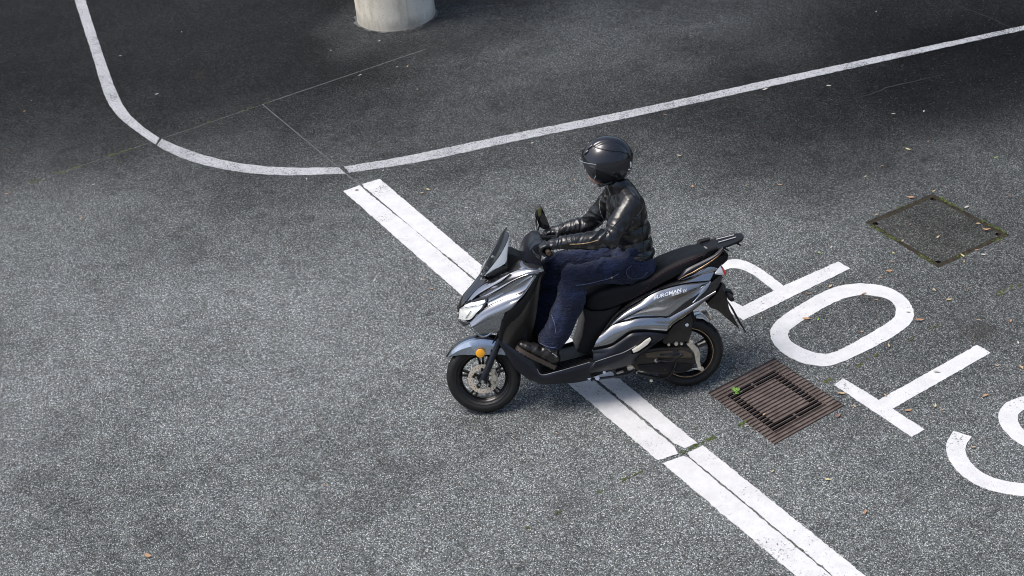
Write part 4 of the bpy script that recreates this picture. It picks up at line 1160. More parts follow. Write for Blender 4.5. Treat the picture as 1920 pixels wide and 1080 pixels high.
# ---- leg shield, floor and under cowl
px_loft('shield_edge', [[(1021, 508, -.200), (1006, 515, -.215), (986, 553, -.219), (967, 572, -.217), (947, 590, -.213), (938, 612, -.20), (934, 634, -.192)],
                        [(1023, 511, -.192), (1012, 520, -.202), (1000, 550, -.206), (977, 588, -.205), (958, 605, -.20), (946, 622, -.196), (941, 641, -.19)]], MATBLK, S, bulge=(.006,), sub=4, n=30)
px_loft('leg_shield', [[(1023, 511, -.190), (1011, 521, -.200), (999, 551, -.203), (976, 588, -.203), (957, 605, -.198), (946, 622, -.194), (941, 641, -.188)],
                       [(1019, 506, -.10), (1013, 530, -.11), (1006, 565, -.125), (992, 600, -.135), (975, 620, -.14), (962, 640, -.15), (956, 652, -.165)],
                       [(1014, 503, -.02), (1012, 535, -.03), (1008, 575, -.04), (1001, 612, -.05), (993, 640, -.06), (985, 660, -.07), (980, 672, -.08)]], plain('leg_shield_plastic', (.040, .034, .026), .40, 0, 0, .15, 30, .15, 600), S, bulge=(.012, .004), sub=5, n=24)
bm = bmesh.new(); add_tube(bm, drape([(953, 603), (962, 601), (975, 604)], BVHTree.FromBMesh((lambda b: (b.from_mesh(bpy.data.objects['leg_shield'].data), b)[1])(bmesh.new())), .001), .0016, 6)
finish('glovebox_seam', bm, PIT, S)
near = [(937, 638, -.18), (955, 649, -.185), (970, 659, -.19), (998, 679, -.19), (1006, 691, -.19), (1016, 702, -.19), (1044, 696, -.19), (1075, 687.5, -.19), (1104, 680, -.19)]
NE = [bk(*p) for p in near]
bm = bmesh.new()
prev = None
for p in NE:
    row = [bm.verts.new((p.x + .004, y, p.z - .012)) for y in (-.186, -.1, 0, .1, .186)]
    if prev:
        for i in range(4): bm.faces.new((prev[i], prev[i + 1], row[i + 1], row[i]))
    prev = row
lst = NE[-1]
row = [bm.verts.new((lst.x + .10, y, lst.z + .008)) for y in (-.15, -.1, 0, .1, .15)]
for i in range(4): bm.faces.new((prev[i], prev[i + 1], row[i + 1], row[i]))
bmesh.ops.recalc_face_normals(bm, faces=bm.faces[:]); bmesh.ops.solidify(bm, geom=bm.faces[:], thickness=.012)
finish('floorboard', bm, MATBLK, S)
for k in range(6):
    bm = bmesh.new(); yy = -.15 + k * .022
    a_, b_ = NE[5], NE[-1]
    add_tube(bm, [Vector((a_.x + .02, yy, a_.z - .010)), Vector((b_.x + .03, yy, b_.z - .007))], .0035, 6)
    finish('floor_rib', bm, MATBLK, S)
px_loft('under_cowl', [[(935, 635, -.186), (955, 648.5, -.192), (970, 659, -.196), (998, 678.5, -.199), (1006, 690.5, -.200), (1016, 702, -.201), (1044, 696, -.205), (1075, 687.5, -.206), (1105, 679, -.207)],
                       [(935, 639, -.190), (954, 655, -.200), (968, 667, -.203), (993, 688, -.206), (1003, 699, -.206), (1017, 709, -.207), (1046, 703, -.211), (1076, 697, -.211), (1106, 689, -.212)],
                       [(936, 645, -.172), (951, 668, -.168), (966, 691, -.162), (986, 708, -.158), (1000, 715, -.155), (1018, 721, -.150), (1050, 719.5, -.155), (1080, 717.5, -.160), (1108, 712, -.165)]], NAVYBLK, S, bulge=(.0015, .004), sub=5, n=34)
bm = bmesh.new(); add_tube(bm, [tuple(p) for p in crom([bk(1007, 692, -.200), bk(1016, 703, -.2015), bk(1044, 697, -.2055), bk(1075, 688.3, -.2065), bk(1106, 679.3, -.2075)], 30)], .0024, 6)
finish('floor_trim', bm, TRIM, S)
mirror_of(bpy.data.objects['floor_trim'], S)
px_loft('side_skirt', [[(1105, 679, -.206), (1116, 677.5, -.212), (1149, 666.5, -.213), (1170, 659.5, -.212), (1190, 650.5, -.208), (1212, 651.5, -.203), (1252, 627.5, -.182)],
                       [(1101, 690, -.208), (1112, 688, -.216), (1147, 680, -.217), (1170, 673, -.214), (1188, 664, -.209), (1208, 656, -.201), (1252, 628.5, -.180)],
                       [(1093, 703, -.175), (1110, 699, -.185), (1145, 693.5, -.188), (1172, 687, -.186), (1189, 681, -.182), (1199, 667, -.180), (1250, 630, -.174)]], NAVYBLK, S, bulge=(.002, .004), sub=5, n=30)
px_loft('skirt_rib', [[(1116, 677.5, -.214), (1107, 688, -.215), (1094, 702, -.184)], [(1120, 678, -.215), (1112, 689, -.216), (1100, 702, -.184)]], NAVYBLK, S, bulge=(.005,), sub=3, n=10)
bm = bmesh.new(); add_tube(bm, [tuple(p) for p in crom([bk(1116, 678.5, -.215), bk(1149, 667.5, -.216), bk(1170, 660.5, -.2145), bk(1193, 648, -.212)], 20)], .0024, 6)
finish('skirt_trim', bm, TRIM, S)
# rear cover with the passenger peg
px_loft('rear_cover', [[(1110, 656, -.172), (1130, 651.5, -.178), (1145, 647.5, -.182), (1163, 635.5, -.188), (1182, 623, -.192), (1200, 620.5, -.192), (1225, 621, -.19), (1252, 626.5, -.182)],
                       [(1113, 663, -.180), (1135, 661, -.195), (1150, 654, -.202), (1167, 643, -.208), (1184, 631.5, -.213), (1203, 628.5, -.212), (1226, 627.5, -.203), (1252, 627, -.183)],
                       [(1112, 676, -.195), (1130, 673.5, -.204), (1149, 666.5, -.206), (1170, 659, -.207), (1187, 652, -.207), (1205, 647.5, -.205), (1228, 641, -.196), (1252, 628, -.182)]], NAVYBLK, S, bulge=(.003, .002), sub=5, n=30)
px_prism('peg_recess', [(1183, 655), (1184, 664), (1198, 661), (1217, 647.5), (1224, 636), (1219, 630), (1208, 637), (1194, 649)], -.21, -.2155, -.19, PIT, S, .003)
px_prism('passenger_peg', [(1185, 656), (1187.5, 661), (1197, 657.5), (1214, 645.5), (1221, 636.5), (1219, 633), (1211, 637.5), (1198, 648)], -.222, -.232, -.205, PEG, S, .005)
# tail bodywork
px_loft('lower_side_panel', [[(1130, 620.5, -.150), (1150, 607, -.160), (1172, 600.5, -.165), (1195, 595, -.170), (1225, 593.5, -.171), (1256, 594.5, -.167)],
                             [(1118, 640, -.172), (1145, 626, -.184), (1167, 614.5, -.190), (1190, 606, -.193), (1222, 605, -.191), (1254, 606, -.182)],
                             [(1112, 653, -.176), (1145, 645, -.188), (1163, 633.5, -.195), (1182, 621, -.200), (1205, 618, -.200), (1250, 621, -.190)]], GREYPAINT, S, bulge=(.004, .004), sub=5, n=26)
px_loft('tail_arm', [[(1256, 594.5, -.167), (1275, 584.5, -.160), (1290, 576.5, -.152), (1320, 558, -.135), (1342, 545, -.122)],
                     [(1254, 605, -.180), (1275, 593, -.170), (1292, 582, -.160), (1319, 563, -.140), (1342, 547, -.124)],
                     [(1250, 621, -.176), (1264, 607, -.160), (1293, 587.5, -.145), (1318, 567.5, -.128), (1342, 549.5, -.118)]], GREYPAINT, S, bulge=(.003, .002), sub=4)
px_loft('side_panel', [[(1131, 620, -.140), (1149, 595, -.140), (1170, 575.5, -.138), (1197, 557, -.136), (1220, 546, -.135), (1245, 535.5, -.132), (1270, 527, -.126), (1309, 516, -.112), (1339, 510, -.098)],
                       [(1132, 621, -.148), (1151, 597, -.158), (1175, 577.5, -.162), (1197, 564, -.162), (1227, 547, -.170), (1245, 540.5, -.168), (1264, 535, -.163), (1293, 529, -.145), (1331, 526, -.122)],
                       [(1132, 621, -.146), (1152, 598, -.155), (1176, 579, -.158), (1198, 565.5, -.158), (1228, 548.5, -.168), (1246, 542, -.166), (1265, 536.5, -.160), (1293, 530.5, -.141), (1331, 527, -.120)],
                       [(1133, 622, -.152), (1145, 612, -.165), (1160, 602, -.178), (1197, 582, -.190), (1222, 571.5, -.192), (1243, 563, -.190), (1270, 553, -.184), (1293, 544, -.174), (1332, 528, -.126)],
                       [(1133, 622, -.150), (1150, 609.5, -.166), (1172, 601.5, -.172), (1194, 595, -.178), (1225, 594, -.178), (1250, 593.5, -.174), (1283, 568, -.160), (1310, 550, -.148), (1333, 529, -.128)]], GREYPAINT, S, bulge=(.002, 0, .007, -.011), sub=6, n=40)
px_loft('tail_accent', [[(1251, 593.5, -.174), (1284, 568, -.160), (1311, 550, -.148), (1334, 530, -.128), (1353, 515, -.105)],
                        [(1258, 594, -.168), (1290, 576, -.152), (1320, 557.5, -.136), (1341, 544.5, -.122), (1356, 520, -.098)]], GLOSSBLK, S, bulge=(.002,), sub=3)
px_loft('tail_flash', [[(1299, 567, -.160), (1308, 556, -.156), (1319, 540, -.146), (1332, 528, -.134)], [(1300, 567.5, -.160), (1314, 554, -.154), (1326, 541, -.143), (1333, 529, -.133)]], FENDPAINT, S, bulge=(.002,), sub=3, n=12)
px_loft('tail_top', [[(1286, 521, -.118), (1320, 504, -.098), (1345, 492, -.082), (1359, 486, -.065)], [(1272, 526.5, -.128), (1309, 515.5, -.114), (1338, 509, -.10), (1353, 497, -.09)]], GREYPAINT, S, bulge=(.003,), sub=4)
px_prism('tail_cap', [(1335, 488), (1355, 476), (1363, 474), (1361, 484), (1352, 492), (1340, 496)], -.03, -.085, .085, MATBLK, S, .01)
px_prism('tail_lamp', [(1352, 500), (1356, 502), (1360, 510), (1358, 514), (1353, 511), (1350, 505)], -.06, -.100, .100, REDLENS, S, .006)
px_loft('indicator_lens', [[(1340, 512, -.108), (1347, 503, -.106), (1351, 499, -.100)], [(1341, 514.5, -.104), (1350, 515.5, -.108), (1358, 514.5, -.103)]], CLEARLENS, S, bulge=(.006,), sub=4, n=10)
# dark shut lines between the panels
def shut_line(pts, r, lift=.003, n=40):
    P = [tuple(bk(x, y, yy - lift)) for x, y, yy in pts]
    bm = bmesh.new(); add_tube(bm, [tuple(p) for p in crom(P, n)], r, 6); return finish('shut_line', bm, PIT, S)
shut_line([(1132, 621, -.147), (1152, 597.5, -.157), (1175, 578.5, -.160), (1198, 565, -.160), (1228, 548, -.169), (1246, 541.3, -.167), (1265, 536, -.161), (1293, 530, -.143), (1331, 526.5, -.121)], .0028, .001)
shut_line([(1131, 621, -.152), (1150, 608, -.164), (1172, 601, -.170), (1195, 594.8, -.175), (1225, 593.7, -.176), (1252, 594, -.172)], .0032)
shut_line([(1111, 654, -.177), (1145, 646.2, -.188), (1163, 634.5, -.195), (1182, 622, -.199), (1204, 619, -.199), (1250, 622, -.190)], .0062, .001)
shut_line([(917, 553, -.15), (939, 541.4, -.171), (962, 526.8, -.191), (986, 516.3, -.206), (1005, 513, -.211)], .0020, .004)
shut_line([(880, 603, -.125), (906, 579, -.160), (946, 560.5, -.186), (983, 545, -.207), (1000, 523, -.211)], .0022, .005)
shut_line([(880, 567, -.081), (897, 553.5, -.102), (921, 538, -.128), (940, 527.5, -.144), (957, 513, -.150)], .0018, .004)
# printed name on the side panel
sp_bvh = bvh_of(bpy.data.objects['side_panel'])
def print_text(txt, a, b, h, shear, name):
    cv = bpy.data.curves.new(name, 'FONT'); cv.body = txt; cv.shear = shear; cv.offset = .02; cv.resolution_u = 2
    to = bpy.data.objects.new(name, cv); COL.objects.link(to)
    dg = bpy.context.evaluated_depsgraph_get(); dg.update()
    me = bpy.data.meshes.new_from_object(to.evaluated_get(dg))
    bpy.data.objects.remove(to); 
    xs = [v.co.x for v in me.vertices]; x0, x1 = min(xs), max(xs)
    ys = [v.co.y for v in me.vertices]; y0, y1 = min(ys), max(ys)
    a = np.array(a); b = np.array(b); u = b - a; n = np.array([u[1], -u[0]]) / np.linalg.norm(u)
    if n[1] > 0: n = -n
    for v in me.vertices:
        q = a + u * ((v.co.x - x0) / (x1 - x0)) + n * h * ((v.co.y - y0) / (y1 - y0))
        dv = Vector(tuple(map(float, _un(ray(*q))))).normalized(); hit = sp_bvh.ray_cast(LC, dv)
        v.co = (hit[0] - dv * .0025) if hit[0] is not None else bk(q[0], q[1], -.19)
    me.materials.clear(); me.materials.append(WHITEPRINT)
    o = bpy.data.objects.new(name, me); COL.objects.link(o); o.parent = S
    return o
print_text('BURGMAN', (1225.5, 562), (1279.5, 546), 6.6, .35, 'name_lettering')
print_text('STREET', (1259, 555.5), (1279, 549.5), 3.2, .3, 'small_lettering')
print_text('EX', (1281, 549.5), (1289.5, 546.5), 5.5, .2, 'badge_lettering')

# ---- seat
st = [(-.012, .662, .700, .06), (.03, .640, .735, .115), (.10, .628, .765, .135), (.20, .640, .785, .145), (.30, .672, .790, .150), (.40, .710, .800, .152), (.47, .740, .828, .150), (.53, .763, .858, .145), (.62, .795, .883, .138), (.72, .842, .902, .122), (.79, .888, .903, .100), (.822, .890, .895, .07)]
bm = bmesh.new(); rows = []
xs = np.linspace(st[0][0], st[-1][0], 44)
for x in xs:
    zb, zt, hwid = (float(np.interp(x, [s[0] for s in st], [s[k] for s in st])) for k in (1, 2, 3))
    ring = []
    for k in range(25):
        t = k / 24; a = math.pi * t          # left edge over the top to the right
        cy, cz = -math.cos(a), math.sin(a)
        yy = math.copysign(abs(cy) ** .62, cy) * hwid
        zz = zb + (zt - zb) * abs(cz) ** .55
        if 0 < k < 24: yy *= 1 + .03 * math.sin(a)
        ring.append(bm.verts.new((x, yy, zz)))
    ring += [bm.verts.new((x, y_ * hwid, zb - .012)) for y_ in (.9, 0, -.9)]
    rows.append(ring)
for A, B in zip(rows, rows[1:]):
    n = len(A)
    for i in range(n): bm.faces.new((A[i], A[(i + 1) % n], B[(i + 1) % n], B[i]))
bm.faces.new(rows[0]); bm.faces.new(rows[-1][::-1])
bmesh.ops.recalc_face_normals(bm, faces=bm.faces[:])
bmesh.ops.smooth_vert(bm, verts=bm.verts[:], factor=.5, use_axis_x=True, use_axis_y=False, use_axis_z=True)
seat = finish('seat', bm, VINYL, S, angle=45)
sb = bvh_of(seat)
bm = bmesh.new(); P = drape([tuple(p) for p in crom([(1200, 549), (1212, 541), (1222, 527), (1238, 515), (1265, 500), (1300, 486), (1318, 478)], 40)], sb, .001)
for i in range(0, len(P) - 1, 2): add_tube(bm, [P[i], P[i + 1]], .0012, 5)
finish('seat_stitching', bm, STITCHRED, seat)
bm = bmesh.new(); P = drape([(1321, 463), (1326, 467), (1329, 473), (1330, 476)], sb, .002)
if len(P) > 1: add_tube(bm, P, .006, 8)
finish('seat_piping', bm, ALU, seat)

# ---- grab rail and rack
px_loft('grab_rail', [[(1269, 522.5, -.135), (1280, 510, -.138), (1291, 502, -.138), (1324, 485.5, -.13), (1345, 473, -.12), (1355, 462, -.10)],
                      [(1272, 524, -.150), (1284, 515.5, -.155), (1298, 508, -.153), (1325, 493, -.144), (1346, 478, -.132), (1356, 468, -.112)]], NAVYBLK, S, bulge=(.006,), sub=5, thick=.02)
px_loft('rail_underside', [[(1273, 524.3, -.150), (1286, 517, -.154), (1300, 510, -.152), (1325, 495, -.143), (1346, 480, -.131), (1355, 470, -.112)],
                           [(1277, 522.5, -.13), (1290, 516.5, -.132), (1302, 511.5, -.13), (1326, 497, -.124), (1346, 482, -.114), (1354, 473, -.10)]], GOLD, S, bulge=(.001,), sub=3, thick=.003)
rk0 = [bk(x, y, 0) for x, y in ((1316, 461), (1331, 449), (1352, 443), (1373, 439), (1388, 440), (1394, 443.5), (1393, 448), (1376, 457), (1357, 467), (1340, 475))]
bm = bmesh.new()
# rack plate in plan: a tapering deck with two slots, tilted up to the rear
pa = Vector((.790, 0, .900)); pb = Vector((1.045, 0, .938))
def rp(u, v): 
    hwid = float(np.interp(u, [0, .25, .6, .92, 1], [.115, .105, .092, .072, .05]))
    return Vector((pa.x + (pb.x - pa.x) * u, v * hwid, pa.z + (pb.z - pa.z) * u + (.012 if u > .2 else 0) - .01 * v * v))
outl = [(0, -1), (.25, -1), (.6, -1), (.92, -.95), (1, -.5), (1, .5), (.92, .95), (.6, 1), (.25, 1), (0, 1)]
op = [(rp(u, v).x, rp(u, v).y) for u, v in outl]
sl_ = []
for v in (-.32, .32):
    sl_.append([(rp(u, v + dv).x, rp(u, v + dv).y) for u, dv in ((.38, -.10), (.38, .10), (.80, .12), (.80, -.12))])
polys = [[Vector((x, y, 0)) for x, y in op]] + [[Vector((x, y, 0)) for x, y in s] for s in sl_]
tris = tessellate_polygon(polys); fl = [v for p in polys for v in p]
def zat(x): return float(np.interp((x - pa.x) / (pb.x - pa.x), [0, 1], [pa.z + .012, pb.z + .012]))
vs = [bm.verts.new((v.x, v.y, zat(v.x) - 1.2 * v.y * v.y)) for v in fl]
for t in tris: bm.faces.new([vs[i] for i in t])
bmesh.ops.recalc_face_normals(bm, faces=bm.faces[:])
if sum(f.normal.z for f in bm.faces) < 0: bmesh.ops.reverse_faces(bm, faces=bm.faces[:])
bmesh.ops.solidify(bm, geom=bm.faces[:], thickness=.012)
rack = finish('luggage_rack', bm, MATBLK, S, angle=30)
for v in (-.32, .32):
    bm = bmesh.new(); add_tube(bm, [rp(.37, v) + Vector((0, 0, .004)), rp(.81, v) + Vector((0, 0, .004))], .0035, 6); finish('slot_trim', bm, plain('slot_trim_grey', (.40, .41, .43), .4), rack)
bm = bmesh.new()
for s in (-1, 1):
    add_tube(bm, [Vector((.775, s * .10, .875)), Vector((.80, s * .105, .905)), Vector((.86, s * .10, .915))], [.016, .018, .012], 10)
    add_tube(bm, [bk(1376, 452, -.03) + Vector((0, s * .02, 0)), bk(1387, 458, -.03) + Vector((0, s * .02, 0))], .006, 6)
    add_tube(bm, [bk(1356, 464, -.06) + Vector((0, .06 + s * .06, 0)), bk(1366, 470, -.06) + Vector((0, .06 + s * .06, 0))], .006, 6)
finish('rack_bracket', bm, MATBLK, rack)

# ---- rear mudguard and plate holder
px_prism('plate_holder', [(1324, 567), (1344, 546), (1353, 530), (1356, 541), (1363, 560), (1366, 577), (1377, 598), (1386, 616), (1372, 604), (1344, 580), (1330, 575)], -.05, -.075, .075, BROWNBLK, S, .008)
bm = bmesh.new()
pl0, pl1 = Vector((.925, 0, .505)), Vector((.998, 0, .335))
ax = (pl1 - pl0); mid = (pl0 + pl1) / 2
add_box(bm, mid + Vector((.012, 0, .004)), (.006, .17, ax.length), Matrix.Rotation(math.atan2(-ax.x, -ax.z), 3, 'Y'))
finish('number_plate_back', bm, MATBLK, S, smooth=False)
px_prism('plate_lamp', [(1355, 546), (1362, 544), (1373, 546.5), (1375.5, 552), (1370, 556.5), (1360, 558)], -.02, -.03, .03, MATBLK, S, .006)
for s in (-1, 1):
    bm = bmesh.new(); c = bk(1371, 551, 0) + Vector((-.03, s * .11, .02))
    add_tube(bm, [c + Vector((0, -s * .07, 0)), c, c + Vector((0, s * .05, 0))], [.008, .02, .014], 10); finish('rear_indicator', bm, MATBLK, S)
# inner hugger
px_prism('hugger', [(1240, 637), (1250, 622), (1262, 607), (1294, 586), (1298, 600), (1296, 622), (1290, 638), (1262, 642), (1244, 643)], -.10, -.125, -.06, BROWNBLK, S, .01)
px_prism('rear_shock', [(1284, 590), (1291, 586), (1299, 582), (1304, 600), (1298, 604), (1289, 603)], -.08, -.10, -.05, MATBLK, S, .006)
bm = bmesh.new(); add_cyl(bm, bk(1288, 609, -.128), bk(1288, 609, -.112), .011, .011, 12); finish('shock_bolt', bm, STEEL, S)

# ---- engine and transmission
px_prism('transmission_case', [(1183, 683), (1188, 665), (1205, 655), (1238, 650), (1278, 650), (1294, 653), (1302, 663), (1304, 678), (1298, 690), (1285, 697), (1250, 701), (1215, 699), (1192, 692)], -.13, -.145, -.03, BROWNBLK, S, .012)
px_prism('highlight_band', [(1208, 662), (1240, 657.5), (1282, 657), (1297, 663), (1299, 670), (1282, 671), (1212, 670)], -.148, -.153, -.14, plain('bronze_highlight', (.085, .068, .05), .35, .5), S, .004)  # gold-ish highlight on the black case, put into this band's colour
px_prism('case_lower_step', [(1196, 684), (1240, 680), (1298, 681), (1296, 690), (1284, 696.5), (1250, 700), (1216, 698), (1198, 692)], -.148, -.152, -.14, MATBLK, S, .004)
px_prism('drum_bracket', [(1287, 645), (1294, 640), (1302, 646), (1309, 653), (1313, 662), (1312, 676), (1314, 687), (1320, 692), (1314, 696), (1308, 690), (1303, 675), (1301, 664), (1296, 655)], -.118, -.130, -.10, ALU, S, .005)
bm = bmesh.new()
for x, y, yy, r in ((1254, 646.5, -.14, .009), (1268, 645, -.14, .012), (1278, 645, -.14, .008), (1296, 641, -.135, .013), (1316, 692, -.135, .013), (1231, 676, -.158, .013), (1221, 714, -.12, .010), (1264, 694.5, -.152, .009), (1247, 694, -.152, .007)):
    add_cyl(bm, bk(x, y, yy), bk(x, y, yy) + Vector((0, .015, 0)), r, r * 1.1, 10)
add_tube(bm, [bk(1296, 691, -.136), bk(1316, 692.5, -.136)], .005, 8)
add_tube(bm, [bk(1308, 646, -.10), bk(1316, 643, -.10), bk(1322, 640, -.10)], [.008, .006, .009], 8)
finish('case_bolts', bm, ALU, S)
bm = bmesh.new(); add_tube(bm, [tuple(p) for p in crom([bk(1231, 676, -.160), bk(1243, 676, -.165), bk(1257, 677.5, -.17), bk(1268, 671, -.172), bk(1279, 665, -.17)], 20)], [.009] * 4 + [.006] * 12 + [.009] * 4, 8)
finish('kick_starter', bm, ALLOYBLK, S)
bm = bmesh.new(); add_tube(bm, [tuple(p) for p in crom([bk(1238, 666, -.155), bk(1262, 664, -.158), bk(1280, 664, -.156)], 12)], .006, 8)
add_box(bm, bk(1267, 661, -.155), (.035, .012, .022)); finish('case_rib', bm, NAVYBLK, S)
# stand, footrest bar and lower bolts
bm = bmesh.new(); add_tube(bm, [tuple(p) for p in crom([bk(1268, 680, -.15), bk(1264, 691, -.155), bk(1256, 704, -.15), bk(1244, 709, -.14), bk(1222, 706, -.13), bk(1195, 700, -.12)], 24)], .009, 8)
add_tube(bm, [bk(1256, 704, -.15), bk(1252, 716, -.12), bk(1262, 721, -.11)], .008, 8)
finish('centre_stand', bm, ALLOYBLK, S)
bm = bmesh.new(); add_tube(bm, [tuple(p) for p in crom([bk(1108, 712, -.13), bk(1128, 709, -.14), bk(1160, 705, -.145), bk(1182, 700, -.145), bk(1190, 693, -.14)], 24)], .0085, 8)
finish('side_stand', bm, NAVYBLK, S)
bm = bmesh.new()
for x, y, r in ((1087, 707.5, .011), (1104.5, 709, .011), (1120, 709, .014), (1133, 698.5, .010)): add_cyl(bm, bk(x, y, -.175), bk(x, y, -.155), r, r, 10)
finish('stand_bolts', bm, STEEL, S)
bm = bmesh.new()
for c, s_ in ((bk(1183, 688, -.12), (.05, .03, .035)), (bk(1203, 695, -.10), (.075, .03, .022)), (bk(1162, 697, -.10), (.05, .03, .015)), (bk(1219, 694, -.11), (.03, .03, .016))): add_box(bm, c, s_, Matrix.Rotation(R(-10), 3, 'Y'))
bmesh.ops.bevel(bm, geom=bm.edges[:], offset=.005, segments=2, affect='EDGES')
finish('crankcase', bm, ALU, S)
px_prism('engine_block', [(1150, 700), (1190, 690), (1240, 660), (1250, 640), (1230, 640), (1150, 668)], 0, -.10, .10, MATBLK, S, .01)
bm = bmesh.new(); add_tube(bm, [tuple(p) for p in crom([(.10, .05, .20), (.16, .15, .17), (.30, .17, .19), (.42, .17, .24)], 16)], .019, 10)
add_tube(bm, [(.40, .17, .235), (.44, .175, .25), (.80, .19, .385), (.83, .19, .397), (.835, .19, .399)], [.03, .055, .06, .05, .02], 20)
finish('exhaust', bm, ALU, S)
px_prism('rear_hugger', [(1302, 588), (1312, 585), (1321, 591), (1329, 600), (1326, 601), (1315, 594), (1303, 593)], 0, -.04, .035, FENDPAINT, S, .004)
#==RIDER==
# ------------------------------------------------------------------ rider
rider = empty('person', (.33, 0, .80), (0, 0, 0))
_RM = Matrix.Rotation(-LEAN, 4, 'X')
rider.location = _RM @ Vector((.33, 0, .80)); rider.rotation_euler = (-LEAN, 0, 0)
tag(rider, 'rider in black leather jacket, dark jeans and black open face helmet seated on the scooter', 'person')
RO = Vector((.33, 0, .80))
def rput(o, parent=None):
    """meshes are modelled in scooter coordinates; shift them to the rider's own base"""
    o.data.transform(Matrix.Translation(-RO)); o.parent = parent or rider
    return o
def add_ball(bm, c, r, rot=None, sub=3):
    r = r if isinstance(r, (tuple, list)) else (r, r, r)
    m = Matrix.Translation(Vector(c)) @ (rot.to_4x4() if rot else Matrix.Identity(4)) @ Matrix.Diagonal((*r, 1))
    bmesh.ops.create_icosphere(bm, subdivisions=sub, radius=1, matrix=m)
def add_cap(bm, pts, rs, n=7):
    """tapered limb as a chain of overlapping balls"""
    P = [Vector(p) for p in pts]
    for i in range(len(P) - 1):
        L = (P[i + 1] - P[i]).length; k = max(2, int(L / (min(rs[i], rs[i + 1]) * .35)))
        for j in range(k + 1):
            t = j / k; add_ball(bm, P[i].lerp(P[i + 1], t), rs[i] * (1 - t) + rs[i + 1] * t, None, 2)
def remeshed(bm, voxel, smooth=6):
    me = bpy.data.meshes.new('tmp'); bm.to_mesh(me); bm.free()
    o = bpy.data.objects.new('tmp', me); COL.objects.link(o)
    m = o.modifiers.new('r', 'REMESH'); m.mode = 'VOXEL'; m.voxel_size = voxel
    if smooth:
        s = o.modifiers.new('s', 'SMOOTH'); s.factor = .5; s.iterations = smooth
    dg = bpy.context.evaluated_depsgraph_get(); dg.update()
    r = bpy.data.meshes.new_from_object(o.evaluated_get(dg))
    bpy.data.objects.remove(o); bpy.data.meshes.remove(me)
    return r
def mesh_obj(name, me, mat, parent=None):
    me.name = name; me.materials.clear(); me.materials.append(mat)
    for p in me.polygons: p.use_smooth = True
    o = bpy.data.objects.new(name, me); COL.objects.link(o)
    return rput(o, parent)
def ridge(p): return 1 - abs(noise.noise(p)) * 2
def folds(me, segs, base=0.0):
    """cloth folds that run across each limb, deepest where it bends"""
    nrm = [v.normal.copy() for v in me.vertices]
    for i, v in enumerate(me.vertices):
        best = None
        for (a, b, amps, fr, sq, seed) in segs:
            ab = b - a; t = max(0, min(1, (v.co - a).dot(ab) / ab.length_squared))
            dd = (v.co - (a + ab * t)).length
            if best is None or dd < best[0]: best = (dd, t, a, b, amps, fr, sq, seed)
        dd, t, a, b, amps, fr, sq, seed = best
        ax = (b - a).normalized(); s = (v.co - a).dot(ax); q = v.co - a - ax * s
        amp = float(np.interp(t, np.linspace(0, 1, len(amps)), amps))
        wv = noise.noise_vector(v.co * 7 + Vector((seed, 0, 0))) * .35
        p = Vector((s * fr + wv.x * 2 + (q.z + q.y * .6) * fr * sq, q.y * 5 + wv.y, q.z * 5 + seed))
        r1 = max(0.0, ridge(p)); r2 = max(0.0, ridge(p * 2.1 + Vector((9, 1, 3))))
        h = r1 ** 2.2 * .95 - .30 + .35 * r2 ** 2
        v.co += nrm[i] * h * amp
V = Vector
# joints
HIPL, HIPR = V((.315, -.10, .862)), V((.315, .10, .862))
KNL, KNR = V((-.035, -.172, .872)), V((-.120, .165, .868))
ANL, ANR = V((-.205, -.162, .455)), V((-.265, .145, .45))
SHL, SHR = V((.345, -.178, 1.285)), V((.315, .178, 1.265))
ELL, ELR = V((.192, -.285, 1.118)), V((.125, .270, 1.055))
WRL, WRR = V((-.075, -.292, 1.128)), V((-.035, .285, 1.035))

# body: one continuous figure under the clothes, head with a face
bm = bmesh.new()
add_cap(bm, [(.36, 0, .88), (.37, 0, 1.05), (.33, 0, 1.22)], [.095, .085, .090])
add_cap(bm, [(.345, -.12, 1.24), (.345, .12, 1.24)], [.06, .06])
add_cap(bm, [(.32, 0, 1.27), (.285, 0, 1.40)], [.062, .056])
for sh, el, wr in ((SHL, ELL, WRL), (SHR, ELR, WRR)): add_cap(bm, [sh, el, wr, wr + V((-.06, 0, 0))], [.052, .038, .027, .030])
for h, k, a in ((HIPL, KNL, ANL), (HIPR, KNR, ANR)): add_cap(bm, [h, k, a, a + V((-.01, 0, -.05))], [.082, .055, .034, .028]); add_cap(bm, [a + V((-.02, 0, -.075)), a + V((-.13, 0, .0))], [.026, .020])
add_ball(bm, (.235, 0, 1.515), (.098, .076, .110), Matrix.Rotation(R(-8), 3, 'Y')); add_ball(bm, (.195, 0, 1.455), (.072, .062, .075))
add_ball(bm, (.163, 0, 1.425), (.030, .030, .026))                                   # chin
add_cap(bm, [(.148, 0, 1.515), (.124, 0, 1.478)], [.013, .017])                      # nose
add_cap(bm, [(.140, -.034, 1.528), (.138, .034, 1.528)], [.017, .017])               # brow
add_cap(bm, [(.136, -.016, 1.450), (.136, .016, 1.450)], [.009, .009])               # lips
body = mesh_obj('body', remeshed(bm, .0085, 3), SKIN)
for s in (-1, 1):
    bm = bmesh.new(); add_ball(bm, (.148, s * .031, 1.506), .0115); rput(finish('eye', bm, plain('eye_white', (.75, .73, .70), .3)), body)

